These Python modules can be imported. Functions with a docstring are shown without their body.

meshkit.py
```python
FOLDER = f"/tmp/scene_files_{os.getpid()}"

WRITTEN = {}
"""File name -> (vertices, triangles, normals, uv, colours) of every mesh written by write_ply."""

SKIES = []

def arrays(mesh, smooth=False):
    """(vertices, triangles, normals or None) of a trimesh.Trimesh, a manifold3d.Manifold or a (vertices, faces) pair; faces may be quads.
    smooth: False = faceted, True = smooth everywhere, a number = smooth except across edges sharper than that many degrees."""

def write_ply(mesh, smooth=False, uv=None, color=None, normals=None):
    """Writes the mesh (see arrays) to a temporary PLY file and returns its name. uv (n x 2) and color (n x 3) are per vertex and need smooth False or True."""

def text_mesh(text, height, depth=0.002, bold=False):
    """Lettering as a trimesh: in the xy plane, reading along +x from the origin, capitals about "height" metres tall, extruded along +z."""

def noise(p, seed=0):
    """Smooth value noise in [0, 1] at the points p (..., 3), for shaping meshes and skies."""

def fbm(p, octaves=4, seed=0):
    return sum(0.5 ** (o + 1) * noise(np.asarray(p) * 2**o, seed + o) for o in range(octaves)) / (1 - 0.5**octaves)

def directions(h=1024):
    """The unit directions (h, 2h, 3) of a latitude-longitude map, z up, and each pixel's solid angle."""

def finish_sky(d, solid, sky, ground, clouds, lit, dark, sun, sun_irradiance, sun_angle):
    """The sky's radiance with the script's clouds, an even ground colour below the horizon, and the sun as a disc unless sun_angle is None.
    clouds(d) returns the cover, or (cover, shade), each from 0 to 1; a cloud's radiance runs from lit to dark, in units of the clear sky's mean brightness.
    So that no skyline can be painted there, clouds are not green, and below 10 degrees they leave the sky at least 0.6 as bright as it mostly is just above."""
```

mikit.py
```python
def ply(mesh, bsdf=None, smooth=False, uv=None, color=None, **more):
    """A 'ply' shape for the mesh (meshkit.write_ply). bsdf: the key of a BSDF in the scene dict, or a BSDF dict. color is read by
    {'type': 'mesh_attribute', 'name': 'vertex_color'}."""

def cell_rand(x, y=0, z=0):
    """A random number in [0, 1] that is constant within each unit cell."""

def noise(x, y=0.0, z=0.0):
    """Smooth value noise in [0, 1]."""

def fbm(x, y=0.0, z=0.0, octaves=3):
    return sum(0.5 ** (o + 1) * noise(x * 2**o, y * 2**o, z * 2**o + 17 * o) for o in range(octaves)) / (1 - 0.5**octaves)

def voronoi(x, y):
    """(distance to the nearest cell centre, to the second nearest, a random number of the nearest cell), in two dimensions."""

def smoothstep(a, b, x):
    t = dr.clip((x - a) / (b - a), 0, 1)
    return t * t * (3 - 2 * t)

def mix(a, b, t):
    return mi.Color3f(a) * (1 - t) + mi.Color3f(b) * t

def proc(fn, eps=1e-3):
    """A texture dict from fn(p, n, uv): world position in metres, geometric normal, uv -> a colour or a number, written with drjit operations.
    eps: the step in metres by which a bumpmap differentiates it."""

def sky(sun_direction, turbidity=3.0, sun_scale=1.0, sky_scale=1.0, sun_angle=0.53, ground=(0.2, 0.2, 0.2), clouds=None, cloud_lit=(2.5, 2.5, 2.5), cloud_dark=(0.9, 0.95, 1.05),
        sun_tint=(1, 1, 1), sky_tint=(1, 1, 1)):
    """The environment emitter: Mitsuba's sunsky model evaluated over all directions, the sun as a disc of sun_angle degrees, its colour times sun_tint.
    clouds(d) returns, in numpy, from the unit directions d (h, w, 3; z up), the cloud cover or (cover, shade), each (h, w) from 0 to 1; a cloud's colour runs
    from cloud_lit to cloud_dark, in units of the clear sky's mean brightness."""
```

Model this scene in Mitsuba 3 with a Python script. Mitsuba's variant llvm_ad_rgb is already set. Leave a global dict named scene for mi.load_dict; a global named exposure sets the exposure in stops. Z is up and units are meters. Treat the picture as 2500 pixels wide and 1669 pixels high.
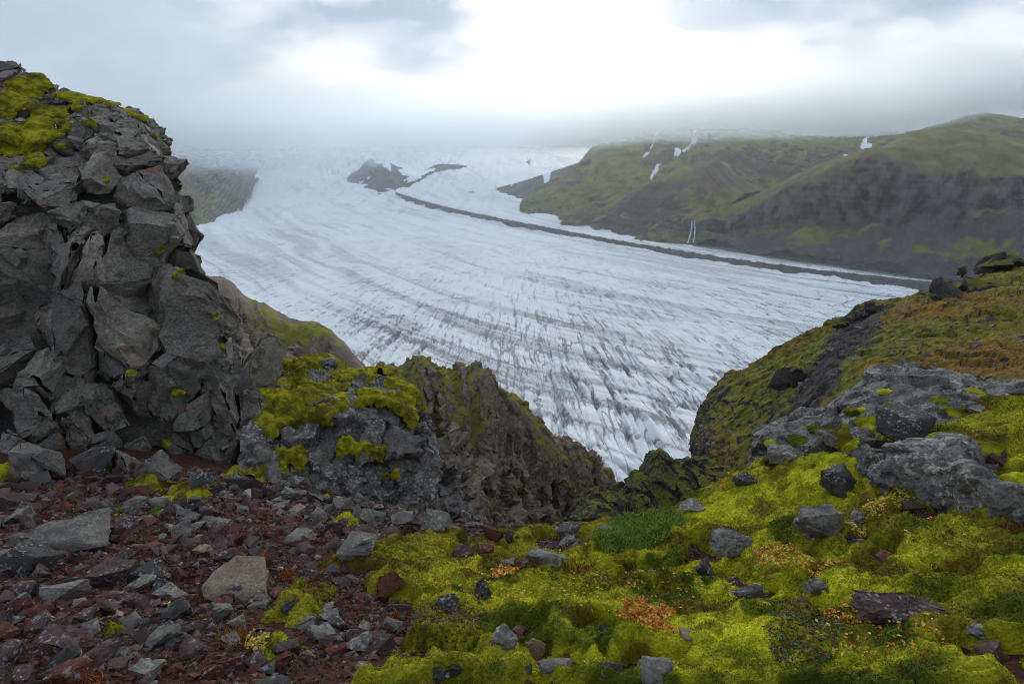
import math, random
import numpy as np, trimesh, mitsuba as mi, drjit as dr
import mikit, meshkit
from mikit import proc, noise as pn, fbm as pf, smoothstep as sst, mix
from scipy.interpolate import PchipInterpolator, RBFInterpolator
from scipy.spatial import Voronoi, ConvexHull, cKDTree

T = mi.ScalarTransform4f
scene, labels = {}, {}

# ------------------------------------------------------------------ camera, sky, exposure
FOV, PITCH = 74.0, math.radians(17.25)
FAR = 60000.0
exposure = 2.55
scene['camera'] = {'type': 'perspective', 'fov': FOV, 'fov_axis': 'x', 'near_clip': 0.05, 'far_clip': FAR,
                   'to_world': T().look_at(origin=[0, 0, 0], target=[0, math.cos(PITCH), -math.sin(PITCH)], up=[0, 0, 1]),
                   'medium': {'type': 'ref', 'id': 'air'}}
SUN_AZ, SUN_EL = math.radians(8), math.radians(18)
SUN = [math.sin(SUN_AZ) * math.cos(SUN_EL), math.cos(SUN_AZ) * math.cos(SUN_EL), math.sin(SUN_EL)]


def clouds(d):
    # a closed deck of cloud, thin and bright towards the hidden sun, thicker and greyer away from it
    el = np.arcsin(np.clip(d[..., 2], -1, 1))
    az = np.arctan2(d[..., 0], d[..., 1])
    # billows: projected on a cloud layer (flattened towards the horizon)
    q = np.stack([az * 5.0, el * 13.0, az * 0 + 3.1], -1)
    w = meshkit.fbm(q * 1.7 + 9, 4, 5) - 0.5
    n1 = meshkit.fbm(q * 1.6 + w[..., None] * 1.5, 6, 11)
    n2 = meshkit.fbm(q * 0.5 + 40 + w[..., None] * 0.5, 5, 23)
    a = np.degrees(np.arccos(np.clip(d @ np.array(SUN), -1, 1)))
    daz = np.degrees((az - SUN_AZ + math.pi) % (2 * math.pi) - math.pi)
    near = np.exp(-(a / 40.0) ** 2) * (0.35 + 0.65 * np.exp(-(daz / 24) ** 2))
    shade = 0.93 - 0.50 * near + 2.1 * (n1 - 0.5) + 0.5 * (n2 - 0.5)
    # the large thick and thin places of the deck in view: (azimuth, elevation, half widths, thickness)
    for a0, e0, wa, we, t_ in ((10, 7.5, 6, 6, -0.36), (4, 3.0, 9, 3, -0.16), (-8, 2.5, 8, 3, -0.16), (36, 7, 4, 4, -0.30), (-30, 8, 17, 7, 0.32), (27, 6.5, 8, 6, 0.14), (-12, 8.5, 8, 3, 0.16), (22, 2.0, 9, 2.5, 0.10), (12.5, 5.0, 3, 1.5, 0.10)):
        shade = shade + t_ * np.exp(-((np.degrees(az) - a0 + 6 * w) / wa) ** 2 - ((np.degrees(el) - e0 + 4 * w) / we) ** 2)
    shade = np.clip(shade, 0, 1)
    cover = np.clip(1.06 + 1.3 * (n2 - 0.42) - 0.36 * (1 - near), 0.5, 1)
    return cover, shade


scene['daylight'] = mikit.sky(SUN, turbidity=3, sun_scale=0.16, sky_scale=1.0, sun_angle=14, ground=(0.12, 0.12, 0.12),
                              clouds=clouds, cloud_lit=(3.15, 3.2, 3.25), cloud_dark=(1.2, 1.48, 1.9), sun_tint=(0.72, 0.97, 1.42))

# ------------------------------------------------------------------ helpers
FPX = 512 / math.tan(math.radians(FOV / 2))


def ray(u, v):
    a, b = (np.asarray(u, float) - 512) / FPX, (341.5 - np.asarray(v, float)) / FPX
    return np.stack([a, math.cos(PITCH) + b * math.sin(PITCH), -math.sin(PITCH) + b * math.cos(PITCH)], -1)


def at(u, v, Y):
    """The point seen in direction (u, v) that lies Y metres ahead: for reading positions off the photograph."""
    r = ray(u, v)
    return r * (np.asarray(Y, float) / r[..., 1])[..., None]


_TABLE = np.random.default_rng(12345).random((64, 64, 64)).astype(np.float32).ravel()


def vnoise(p, seed=0):
    """Smooth value noise in [0, 1] from a table (repeats every 64 units)."""
    p = np.asarray(p, np.float64) + np.array([7.3, 3.9, 11.7]) * (seed % 97) + (seed // 97) * 1.37
    i = np.floor(p)
    t = (p - i).astype(np.float32)
    t = t * t * (3 - 2 * t)
    i = i.astype(np.int32)
    x0, y0, z0 = (i[..., 0] & 63) << 12, (i[..., 1] & 63) << 6, i[..., 2] & 63
    x1, y1, z1 = ((i[..., 0] + 1) & 63) << 12, ((i[..., 1] + 1) & 63) << 6, (i[..., 2] + 1) & 63
    tx, ty, tz = t[..., 0], t[..., 1], t[..., 2]
    g = lambda a, b: _TABLE[a + b + z0] * (1 - tz) + _TABLE[a + b + z1] * tz
    return (g(x0, y0) * (1 - ty) + g(x0, y1) * ty) * (1 - tx) + (g(x1, y0) * (1 - ty) + g(x1, y1) * ty) * tx


def fb(p, o=4, seed=0):
    p = np.asarray(p, float)
    return sum(0.5 ** (k + 1) * vnoise(p * 2 ** k, seed * 5 + k) for k in range(o)) / (1 - 0.5 ** o)


def ridged(p, o=4, seed=0):
    s, w = 0, 0
    for k in range(o):
        s = s + 0.5 ** k * (1 - np.abs(2 * vnoise(np.asarray(p, float) * 2 ** k, seed * 5 + k) - 1))
        w += 0.5 ** k
    return s / w


def ss(a, b, x):
    t = np.clip((x - a) / (b - a), 0, 1)
    return t * t * (3 - 2 * t)


def gridfaces(nv, nu):
    i, j = np.meshgrid(np.arange(nv - 1), np.arange(nu - 1), indexing='ij')
    a = (i * nu + j).ravel()
    return np.vstack([np.stack([a, a + 1, a + nu + 1], 1), np.stack([a, a + nu + 1, a + nu], 1)])


def normals(P):
    du, dv = np.gradient(P, axis=1), np.gradient(P, axis=0)
    n = np.cross(du, dv)
    return n / (np.linalg.norm(n, axis=-1, keepdims=True) + 1e-12)


def tag(key, label=None, cat=None, group=None, kind=None):
    d = {}
    for a, b in (('label', label), ('category', cat), ('group', group), ('kind', kind)):
        if b:
            d[a] = b
    labels[key] = d
    return key


COUNT = {}


def numbered(name):
    k = COUNT.get(name, 0)
    COUNT[name] = k + 1
    return name if k == 0 else f'{name}_{k:03d}'


def put(key, mesh, bsdf, smooth=False, uv=None, color=None, **more):
    scene[key] = mikit.ply(mesh, bsdf, smooth=smooth, uv=uv, color=color, **more)
    return key


def by_column(line, n):
    """As resample, but evenly spaced in u, so that lines given over the same columns stay above one another."""
    L = np.array(line, float)
    t = (L[:, 0] - L[0, 0]) / (L[-1, 0] - L[0, 0])
    U = PchipInterpolator(t, L)(np.linspace(0, 1, n))
    return at(U[:, 0], U[:, 1], U[:, 2])


def resample(line, n, smooth=True):
    """n points along a polyline of (u, v, Y) rows, as world points."""
    L = np.array(line, float)
    P = at(L[:, 0], L[:, 1], L[:, 2])
    return resample_xyz(P, n)


def resample_xyz(P, n):
    P = np.asarray(P, float)
    s = np.r_[0, np.cumsum(np.linalg.norm(np.diff(P, axis=0), axis=1) + 1e-6)]
    s /= s[-1]
    return PchipInterpolator(s, P)(np.linspace(0, 1, n))


def loft(lines, nu, nv, power=None):
    """A surface through lines (each rows of (u, v, Y)), first line lowest and nearest."""
    R = np.array([l if isinstance(l, np.ndarray) else resample(l, nu) for l in lines])
    return PchipInterpolator(np.arange(len(R)), R, axis=0)(np.linspace(0, len(R) - 1, nv))


def surf(key, P, bsdf, smooth=True, uv=None):
    nv, nu = P.shape[:2]
    return put(key, trimesh.Trimesh(P.reshape(-1, 3), gridfaces(nv, nu), process=False), bsdf, smooth=smooth, uv=None if uv is None else uv.reshape(-1, 2))

# ------------------------------------------------------------------ materials


def plastic_free(fn, rough=0.9, spec=0.2, bump=None, scale=None, eps=1e-3):
    b = {'type': 'principled', 'base_color': proc(fn), 'roughness': rough, 'specular': spec}
    if bump is not None:
        b = {'type': 'bumpmap', 'arbitrary': proc(bump, eps), 'scale': scale or 1.0, 'bsdf': b}
    return {'type': 'twosided', 'bsdf': b}


def c_far(p, n, uv):
    s = 1 / 260.0
    a = pf(p.x * s, p.y * s, p.z * s * 1.6, 4)
    b = pf(p.x * s * 5, p.y * s * 5, p.z * s * 5, 3)
    st = pf(p.x * s * 9 + p.y * s * 7, p.z * s * 1.2, 0.0, 3)   # gully streaks down the slope
    steep = n.z
    green = mix((0.050, 0.062, 0.016), (0.23, 0.205, 0.05), b)
    rock = mix((0.018, 0.017, 0.019), (0.15, 0.108, 0.086), st)
    g = sst(0.43, 0.52, a * 0.60 + b * 0.22 + steep * 0.45 - 0.295)
    rock = mix(rock, (0.17, 0.105, 0.082), sst(0.5, 0.62, pf(p.x * s * 0.8 + 3, p.y * s * 0.8, p.z * s * 2, 3)) * 0.6)
    return mix(rock, green, g)


def c_front(p, n, uv):
    w = pf(p.x / 140, p.y / 140, p.z / 90, 4) - 0.5
    v = uv.y + 1.1 * w
    b = pf(p.x / 46, p.y / 46, p.z / 40, 3)
    st = pf((p.x * 0.8 - p.y * 0.6) / 22 + 2.4 * w, p.z / 34 + 2 * w, 0.0, 4)
    talus = mix((0.05, 0.045, 0.048), (0.115, 0.102, 0.10), st)
    st = st * 0.7 + 0.3 * pf(p.x / 90, p.y / 90, p.z / 9 + 3 * w, 3)
    st = sst(0.25, 0.75, st)
    cliff = mix((0.012, 0.012, 0.015), (0.11, 0.098, 0.095), st)
    grass = mix((0.065, 0.066, 0.02), (0.24, 0.205, 0.075), b)
    c = mix(talus, cliff, sst(1.7, 2.1, v))
    c = mix(c, grass, sst(2.88, 3.1, v))
    patch = sst(0.49, 0.58, pf(p.x / 120 + 5, p.y / 120, p.z / 130, 4) * 0.7 + b * 0.3) * sst(0.5, 1.1, v) * (1 - sst(1.8, 2.2, v))
    return mix(c, mix((0.075, 0.08, 0.018), (0.21, 0.195, 0.045), b), patch)


def c_fardark(p, n, uv):
    b = pf(p.x / 90, p.y / 90, p.z / 60, 4)
    return mix((0.045, 0.042, 0.042), (0.15, 0.135, 0.125), b)


def c_ice(p, n, uv):
    # uv: metres along and across the flow
    s, t = uv.x, uv.y
    wob = pf(s / 240, t / 240, 3.0, 3) - 0.5
    band = pf(s / 900, (t + 120 * wob) / 38, 0.0, 4)
    band2 = pf(s / 260, (t + 40 * wob) / 11, 7.0, 3)
    area = pf(p.x / 520 + 3, p.y / 700, 2.0, 2)
    fy = dr.maximum(3600 - p.y, 200)
    fa, fr = 2500 * dr.atan2(p.x - 60, fy), dr.sqrt(dr.square(p.x - 60) + dr.square(fy))
    cr = pf(fa / 7.0 + 6 * wob, fr / 55.0, 5.0, 3)
    arc = 1 - dr.abs(2 * pf((s + 0.0003 * t * t) / 15 + 2.5 * wob, t / 130, 4.0, 2) - 1)
    fine = pf(p.x / 3.0, p.y / 6.0, 1.0, 3)
    d = sst(0.50, 0.80, band * 0.55 + band2 * 0.35 + area * 0.3 - 0.08) * 0.5
    d = d + sst(0.58, 0.70, cr) * 0.4 * sst(0.35, 0.6, band2 + area * 0.4 - 0.1)
    d = d * (0.2 + 1.5 * fine) * (1 + 0.7 * sst(0.40, 0.60, pf(p.x / 400 + 7, p.y / 330, 6.0, 3) + sst(1500.0, 900.0, p.y) * 0.12 - 0.06))
    # ash lines along the crevasses
    ln = 1 - dr.abs(2 * pf(fa / 10.0 + 3.0 * wob, fr / 150.0, 5.0, 2) - 1)
    d = d + sst(0.93, 0.985, ln) * 0.8 * sst(0.36, 0.56, pf(p.x / 260, p.y / 300, 8.0, 3) + sst(2000.0, 900.0, p.y) * 0.10) * sst(1800.0, 1150.0, p.y)
    d = d + sst(0.93, 0.985, arc) * 0.6 * sst(0.40, 0.56, pf(p.x / 300, p.y / 300, 3.0, 3)) * sst(1000.0, 1500.0, p.y)
    # debris trains beside the moraine
    d = d + sst(0.52, 0.62, pf(s / 800, t / 11, 2.0, 3)) * 0.6 * sst(330.0, 120.0, dr.abs(t - 60)) * sst(4300.0, 3000.0, p.y)
    d = dr.clip(d, 0, 0.95)
    d = d * (1 - 0.45 * sst(1500.0, 2700.0, p.y + 500 * (area - 0.5)))     # cleaner ice higher up the stream
    clean = mix((0.78, 0.785, 0.785), (0.935, 0.92, 0.895), fine)
    return mix(clean, (0.17, 0.165, 0.17), d)


def c_moraine(p, n, uv):
    b = pf(p.x / 12, p.y / 12, p.z / 9, 4)
    return mix((0.05, 0.047, 0.05), (0.16, 0.15, 0.15), b)


def c_snow(p, n, uv):
    return mix((0.74, 0.75, 0.78), (0.9, 0.9, 0.91), pf(p.x / 20, p.y / 20, p.z / 20, 3))


scene['m_far'] = plastic_free(c_far)
scene['m_front'] = plastic_free(c_front)
scene['m_fardark'] = plastic_free(c_fardark)
scene['m_ice'] = plastic_free(c_ice, 0.6, 0.3)
scene['m_moraine'] = plastic_free(c_moraine)
scene['m_snow'] = plastic_free(c_snow)

# ------------------------------------------------------------------ glacier
ZG = -400.0
_fl = np.array([(-2100, 9800), (-1650, 7700), (-1180, 5800), (-760, 4498), (-319, 3533), (328, 2525), (725, 2043), (1104, 1733), (1900, 1190), (3400, 300)], float)
FLOW = PchipInterpolator(np.r_[0, np.cumsum(np.linalg.norm(np.diff(_fl, axis=0), axis=1))], _fl)
_fs = np.linspace(0, FLOW.x[-1], 6000)
_fp = FLOW(_fs)
_ft = np.gradient(_fp, axis=0)
_k = np.exp(-np.linspace(-2.5, 2.5, 901) ** 2)
_ft = np.stack([np.convolve(np.pad(_ft[:, k], 450, mode='edge'), _k / _k.sum(), 'valid') for k in (0, 1)], -1)
_ft /= np.linalg.norm(_ft, axis=1, keepdims=True)
FTREE = cKDTree(_fp)


def flow_coords(x, y):
    """Metres along the ice stream and, to its left when positive, across it."""
    i = FTREE.query(np.stack([x, y], -1).reshape(-1, 2))[1].reshape(np.shape(x))
    dx, dy = x - _fp[i, 0], y - _fp[i, 1]
    return _fs[i] + dx * _ft[i, 0] + dy * _ft[i, 1], -dx * _ft[i, 1] + dy * _ft[i, 0]


def glacier_base(x, y):
    s, t = flow_coords(x, y)
    z = ZG + 0 * x
    z = z + 60 * ss(4300, 6000, y) + 120 * ss(5200, 7500, y)                       # rises into the ice falls
    z = z + 26 * np.exp(-((x + 900) / 620) ** 2 - ((y - 2700) / 480) ** 2)         # the swell on the left
    z = z + 10 * np.exp(-(t / 26) ** 2)                                            # the moraine's ridge
    z = z + 9 * np.exp(-((t - 95) / 30) ** 2)
    return z, s, t


def glacier(x, y):
    z, s, t = glacier_base(x, y)
    p3 = lambda a, b, c=0.0: np.stack([a, b, a * 0 + c], -1)
    z = z + 14 * (fb(p3(x / 260, y / 260), 3, 3) - 0.5)
    # pressure waves across and along the flow
    z = z + 5 * (ridged(p3(s / 300, t / 34, 2.0), 3, 8) - 0.5)
    # crevasses: long cuts running away from the valley side, in ranks
    w = fb(p3(x / 110, y / 190, 4.0), 3, 31) - 0.5
    fa = 2500 * np.arctan2(x - 60, np.maximum(3600 - y, 200))     # crevasses fan towards the margin
    fr = np.hypot(x - 60, np.maximum(3600 - y, 200))
    strength = ss(2000, 1300, y) * (0.28 + 0.32 * ss(2000, 800, y)) * (0.35 + 1.0 * ss(0.38, 0.62, fb(p3(x / 300, y / 420, 6.0), 3, 77)))
    for k, (sp, ln, dep, th, se) in enumerate(((15.0, 150.0, 9.0, 0.13, 1), (9.0, 70.0, 5.5, 0.16, 2), (27.0, 300.0, 12.0, 0.09, 3))):
        u = fa / sp + 3.2 * w * 15 / sp + 0.5 * (fb(p3(x / 30, y / 60, 9.0), 2, 40 + k) - 0.5)
        i = np.floor(u)
        f = np.abs(u - i - 0.5)
        pres = ss(0.46, 0.6, vnoise(p3(i * 7.31, fr / ln + i * 3.7, se * 5.0), 60 + k))
        z = z - dep * strength * pres * np.clip(1.6 - f * 1.6 / (th * 1.6), 0, 1)
    # seracs and hummocks between them
    bl = ridged(p3(fa / 16 + w * 5, fr / 34, 1.0), 4, 90)
    z = z + 3.0 * ss(1500, 2300, y) * (ridged(p3((s + 0.0003 * t * t) / 26 + 2 * w, t / 120, 3.0), 3, 95) - 0.5)
    z = z + 7.0 * (0.11 + 0.42 * ss(1100, 700, y)) * (bl - 0.55)
    z = z + 16 * ss(4000, 5000, y) * (ridged(p3(x / 70, y / 45, 1.0), 3, 99) - 0.5)
    z = z + 2.2 * (fb(p3(x / 5, y / 8, 2.0), 3, 15) - 0.5)
    return z, s, t


NA, NR = 660, 540
az = np.radians(np.linspace(-45, 45, NA))
rr = np.geomspace(560, 9500, NR)
A, R = np.meshgrid(az, rr)
gx, gy = R * np.sin(A), R * np.cos(A)
gz, gs, gt = glacier(gx, gy)
GP = np.stack([gx, gy, gz], -1)
put('glacier', trimesh.Trimesh(GP.reshape(-1, 3), gridfaces(NR, NA), process=False), 'm_ice', smooth=False,
    uv=np.stack([gs, gt], -1).reshape(-1, 2))
tag('glacier', 'wide grey white glacier streaked with dark dirt and crevasses filling the valley', 'glacier', kind='structure')

# the dark medial moraine lying on the ice
ms = np.linspace(FLOW.x[3] + 20, FLOW.x[8] + 300, 1100)
mx, my = FLOW(ms).T
tan = np.gradient(np.stack([mx, my], -1), axis=0)
tan /= np.linalg.norm(tan, axis=1, keepdims=True)
nor = np.stack([-tan[:, 1], tan[:, 0]], -1)
wid = np.interp(mx, [-745, -650, -450, -319, 0, 400, 1100, 1900], [3, 34, 40, 26, 19, 17, 18, 16]) * (0.3 + 1.3 * fb(np.stack([ms / 70, ms * 0, ms * 0], -1), 4, 4))
cr = np.linspace(-1, 1, 13)
lat = wid[:, None] * cr * (0.55 + 0.9 * fb(np.stack([ms[:, None] / 26 + 0 * cr, np.sign(cr) * 3 + 0 * ms[:, None], 0 * cr + 0 * ms[:, None]], -1), 4, 12))
MX = mx[:, None] + nor[:, :1] * lat
MY = my[:, None] + nor[:, 1:] * lat
MZ, _, _ = glacier_base(MX, MY)
MZ = MZ + 14 * (1 - np.abs(cr) ** 1.5) - 6 + 10 * fb(np.stack([MX / 14, MY / 14, MX * 0], -1), 4, 7)
surf('moraine', np.stack([MX, MY, MZ], -1), 'm_moraine')
tag('moraine', 'dark band of rock debris running down the glacier', 'moraine', kind='structure')

# ------------------------------------------------------------------ far mountains


def mountain(key, lines, nu, nv, amp, scale, bsdf, seed, label, stretch=2.2, fine=1.0):
    crest = len(lines) - 2
    P = loft([by_column(l, nu) for l in lines], nu, nv)
    n = normals(P)
    n[n[..., 2] < 0] *= -1
    q = P / scale * np.array([1, 1, 1 / stretch])
    h = ridged(q, 5, seed) - 0.6 + 0.5 * (fb(P / scale / 3.1, 4, seed + 5) - 0.5)
    UU, VV = np.meshgrid(np.linspace(0, 1, nu), np.linspace(0, len(lines) - 1, nv))
    wob = 0.5 * (fb(P / scale / 1.5, 3, seed + 3) - 0.5)
    width = np.linalg.norm(P[0, -1] - P[0, 0])
    gu = np.stack([(UU + 0.12 * wob) * width / 130, VV * 0.55 + 2 * wob, UU * 0], -1)
    h = h + 0.55 * (ridged(gu, 3, seed + 21) - 0.6) + 0.5 * (ridged(gu * [0.28, 0.5, 1], 2, seed + 33) - 0.6)
    q2 = P / (scale * 0.22) * np.array([1, 1, 1 / (2.5 * stretch)])
    h = h + 0.22 * fine * (ridged(q2, 4, seed + 9) - 0.6)
    # the skyline rows keep their drawn height
    edge = (0.15 + 0.85 * ss(0.0, 1.1, np.abs(np.linspace(0, len(lines) - 1, nv) - crest)))[:, None] * np.where(np.linspace(0, len(lines) - 1, nv) > crest, 0.3, 1.0)[:, None]
    P = P + n * (amp * h * edge)[..., None]
    U, V = np.meshgrid(np.linspace(0, 1, nu), np.linspace(0, len(lines) - 1, nv))
    surf(key, P, bsdf, False, np.stack([U, V], -1))
    tag(key, label, 'mountain', kind='structure')
    return P


FAR_M = {}
FAR_M['front'] = mountain('green_mountain', [
    [(640, 246, 2560), (692, 250, 2450), (768, 262, 2230), (841, 272, 2030), (939, 286, 1850), (1010, 296, 1740), (1110, 310, 1600)],
    [(645, 238, 2640), (692, 242, 2520), (768, 250, 2300), (841, 256, 2110), (939, 266, 1930), (1010, 270, 1830), (1110, 270, 1700)],
    [(650, 232, 2720), (694, 238, 2560), (768, 232, 2420), (841, 226, 2260), (939, 220, 2110), (1010, 215, 2000), (1110, 205, 1880)],
    [(655, 226, 2800), (696, 222, 2585), (766, 197, 2500), (820, 180, 2350), (880, 167, 2220), (945, 178, 2180), (1010, 178, 2080), (1110, 170, 1960)],
    [(668, 224, 2980), (702, 216, 2680), (760, 192, 2640), (820, 165, 2560), (882, 147, 2520), (918, 131, 2560), (962, 128, 2520), (1024, 142, 2400), (1110, 148, 2250)],
    [(700, 222, 3300), (730, 216, 3100), (790, 200, 3100), (850, 175, 3050), (900, 160, 3050), (930, 150, 3050), (980, 146, 3000), (1040, 152, 2900), (1140, 158, 2700)],
], 340, 220, 95, 240, 'm_front', 3, 'green and brown mountain with a dark cliff band right of the waterfall')
FAR_M['knob'] = mountain('grassy_hill', [
    [(560, 226, 3050), (600, 236, 2820), (653, 246, 2540), (690, 248, 2500), (720, 246, 2480)],
    [(575, 216, 3150), (610, 218, 3000), (655, 222, 2760), (690, 221, 2640), (722, 214, 2700)],
    [(600, 205, 3350), (628, 196, 3200), (653, 181, 3000), (690, 165, 3050), (712, 161, 3100), (728, 172, 3100), (752, 192, 2950)],
    [(640, 196, 3700), (670, 180, 3600), (690, 170, 3600), (715, 166, 3600), (735, 172, 3500), (770, 190, 3300)],
], 200, 130, 70, 240, 'm_far', 17, 'yellow green hill above the waterfall between the two larger mountains')
FAR_M['peak'] = mountain('cloudy_peak', [
    [(520, 218, 3500), (548, 224, 3300), (575, 228, 3100), (605, 236, 2900), (640, 240, 2750), (680, 236, 2750), (720, 225, 2900), (760, 215, 3000)],
    [(524, 206, 3800), (550, 208, 3620), (577, 208, 3450), (607, 208, 3320), (642, 210, 3200), (680, 205, 3250), (720, 198, 3350), (760, 192, 3400)],
    [(540, 190, 4150), (558, 186, 4050), (580, 180, 3950), (608, 176, 3800), (643, 178, 3700), (682, 178, 3650), (722, 172, 3750), (765, 170, 3800)],
    [(558, 183, 4350), (568, 178, 4300), (583, 163, 4250), (597, 145, 4200), (620, 141, 4200), (660, 134, 4300), (720, 130, 4400), (775, 130, 4500)],
    [(565, 186, 4900), (575, 182, 4900), (590, 172, 4900), (604, 162, 4900), (628, 156, 4900), (668, 150, 5000), (728, 146, 5000), (785, 146, 5000)],
], 320, 180, 90, 300, 'm_far', 29, 'brown mountain with snow streaks whose top is lost in cloud')
FAR_M['dark'] = mountain('dark_slope', [
    [(466, 197, 4560), (505, 211, 4000), (548, 226, 3350), (600, 238, 2950)],
    [(470, 193, 4700), (506, 202, 4300), (548, 210, 3800), (600, 214, 3400)],
    [(474, 191, 4950), (506, 186, 4850), (540, 176, 4780), (586, 160, 4700)],
    [(478, 192, 5400), (510, 190, 5400), (545, 184, 5400), (596, 172, 5300)],
], 240, 110, 45, 300, 'm_fardark', 37, 'low dark slope with a few snow patches beside the ice, left of the brown mountain')
FAR_M['back'] = mountain('cloudy_mountain', [
    [(640, 226, 3300), (700, 220, 3200), (760, 210, 3250), (830, 195, 3300), (900, 180, 3200), (960, 175, 3100), (1030, 170, 3000), (1120, 170, 2900)],
    [(640, 190, 3900), (700, 186, 3800), (760, 184, 3700), (830, 174, 3600), (900, 160, 3550), (960, 155, 3400), (1030, 152, 3300), (1120, 150, 3200)],
    [(640, 165, 4300), (700, 160, 4200), (760, 157, 4100), (830, 158, 4000), (900, 148, 3950), (960, 138, 3800), (1030, 140, 3700), (1120, 140, 3500)],
    [(640, 140, 4800), (700, 136, 4800), (760, 134, 4800), (830, 137, 4700), (900, 134, 4600), (940, 124, 4400), (985, 114, 4300), (1030, 119, 4200), (1120, 124, 4000)],
    [(640, 156, 5500), (700, 152, 5500), (760, 150, 5500), (830, 150, 5500), (900, 148, 5400), (985, 138, 5200), (1030, 138, 5200), (1120, 140, 5000)],
], 330, 170, 110, 340, 'm_far', 43, 'dark green brown mountain under the cloud behind the green mountain')
FAR_M['nunatak'] = mountain('blue_peak', [
    [(338, 192, 5000), (362, 192, 4900), (384, 199, 4500), (402, 193, 4800), (440, 186, 5300), (480, 182, 5600), (530, 178, 5900)],
    [(345, 183, 5300), (366, 178, 5200), (386, 182, 5000), (408, 182, 5100), (440, 179, 5600), (480, 176, 5900), (530, 172, 6100)],
    [(345, 176, 5700), (358, 170, 5600), (371, 158, 5500), (378, 164, 5500), (388, 163, 5500), (400, 168, 5500), (418, 172, 5700), (440, 164, 6000), (462, 165, 6100), (490, 170, 6300), (530, 160, 6400)],
    [(345, 178, 6500), (371, 170, 6400), (388, 170, 6400), (410, 170, 6500), (445, 170, 6900), (485, 172, 7000), (535, 165, 7000)],
], 220, 110, 60, 260, 'm_fardark', 41, 'small dark blue peak with snow patches rising where the two ice streams meet')
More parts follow.
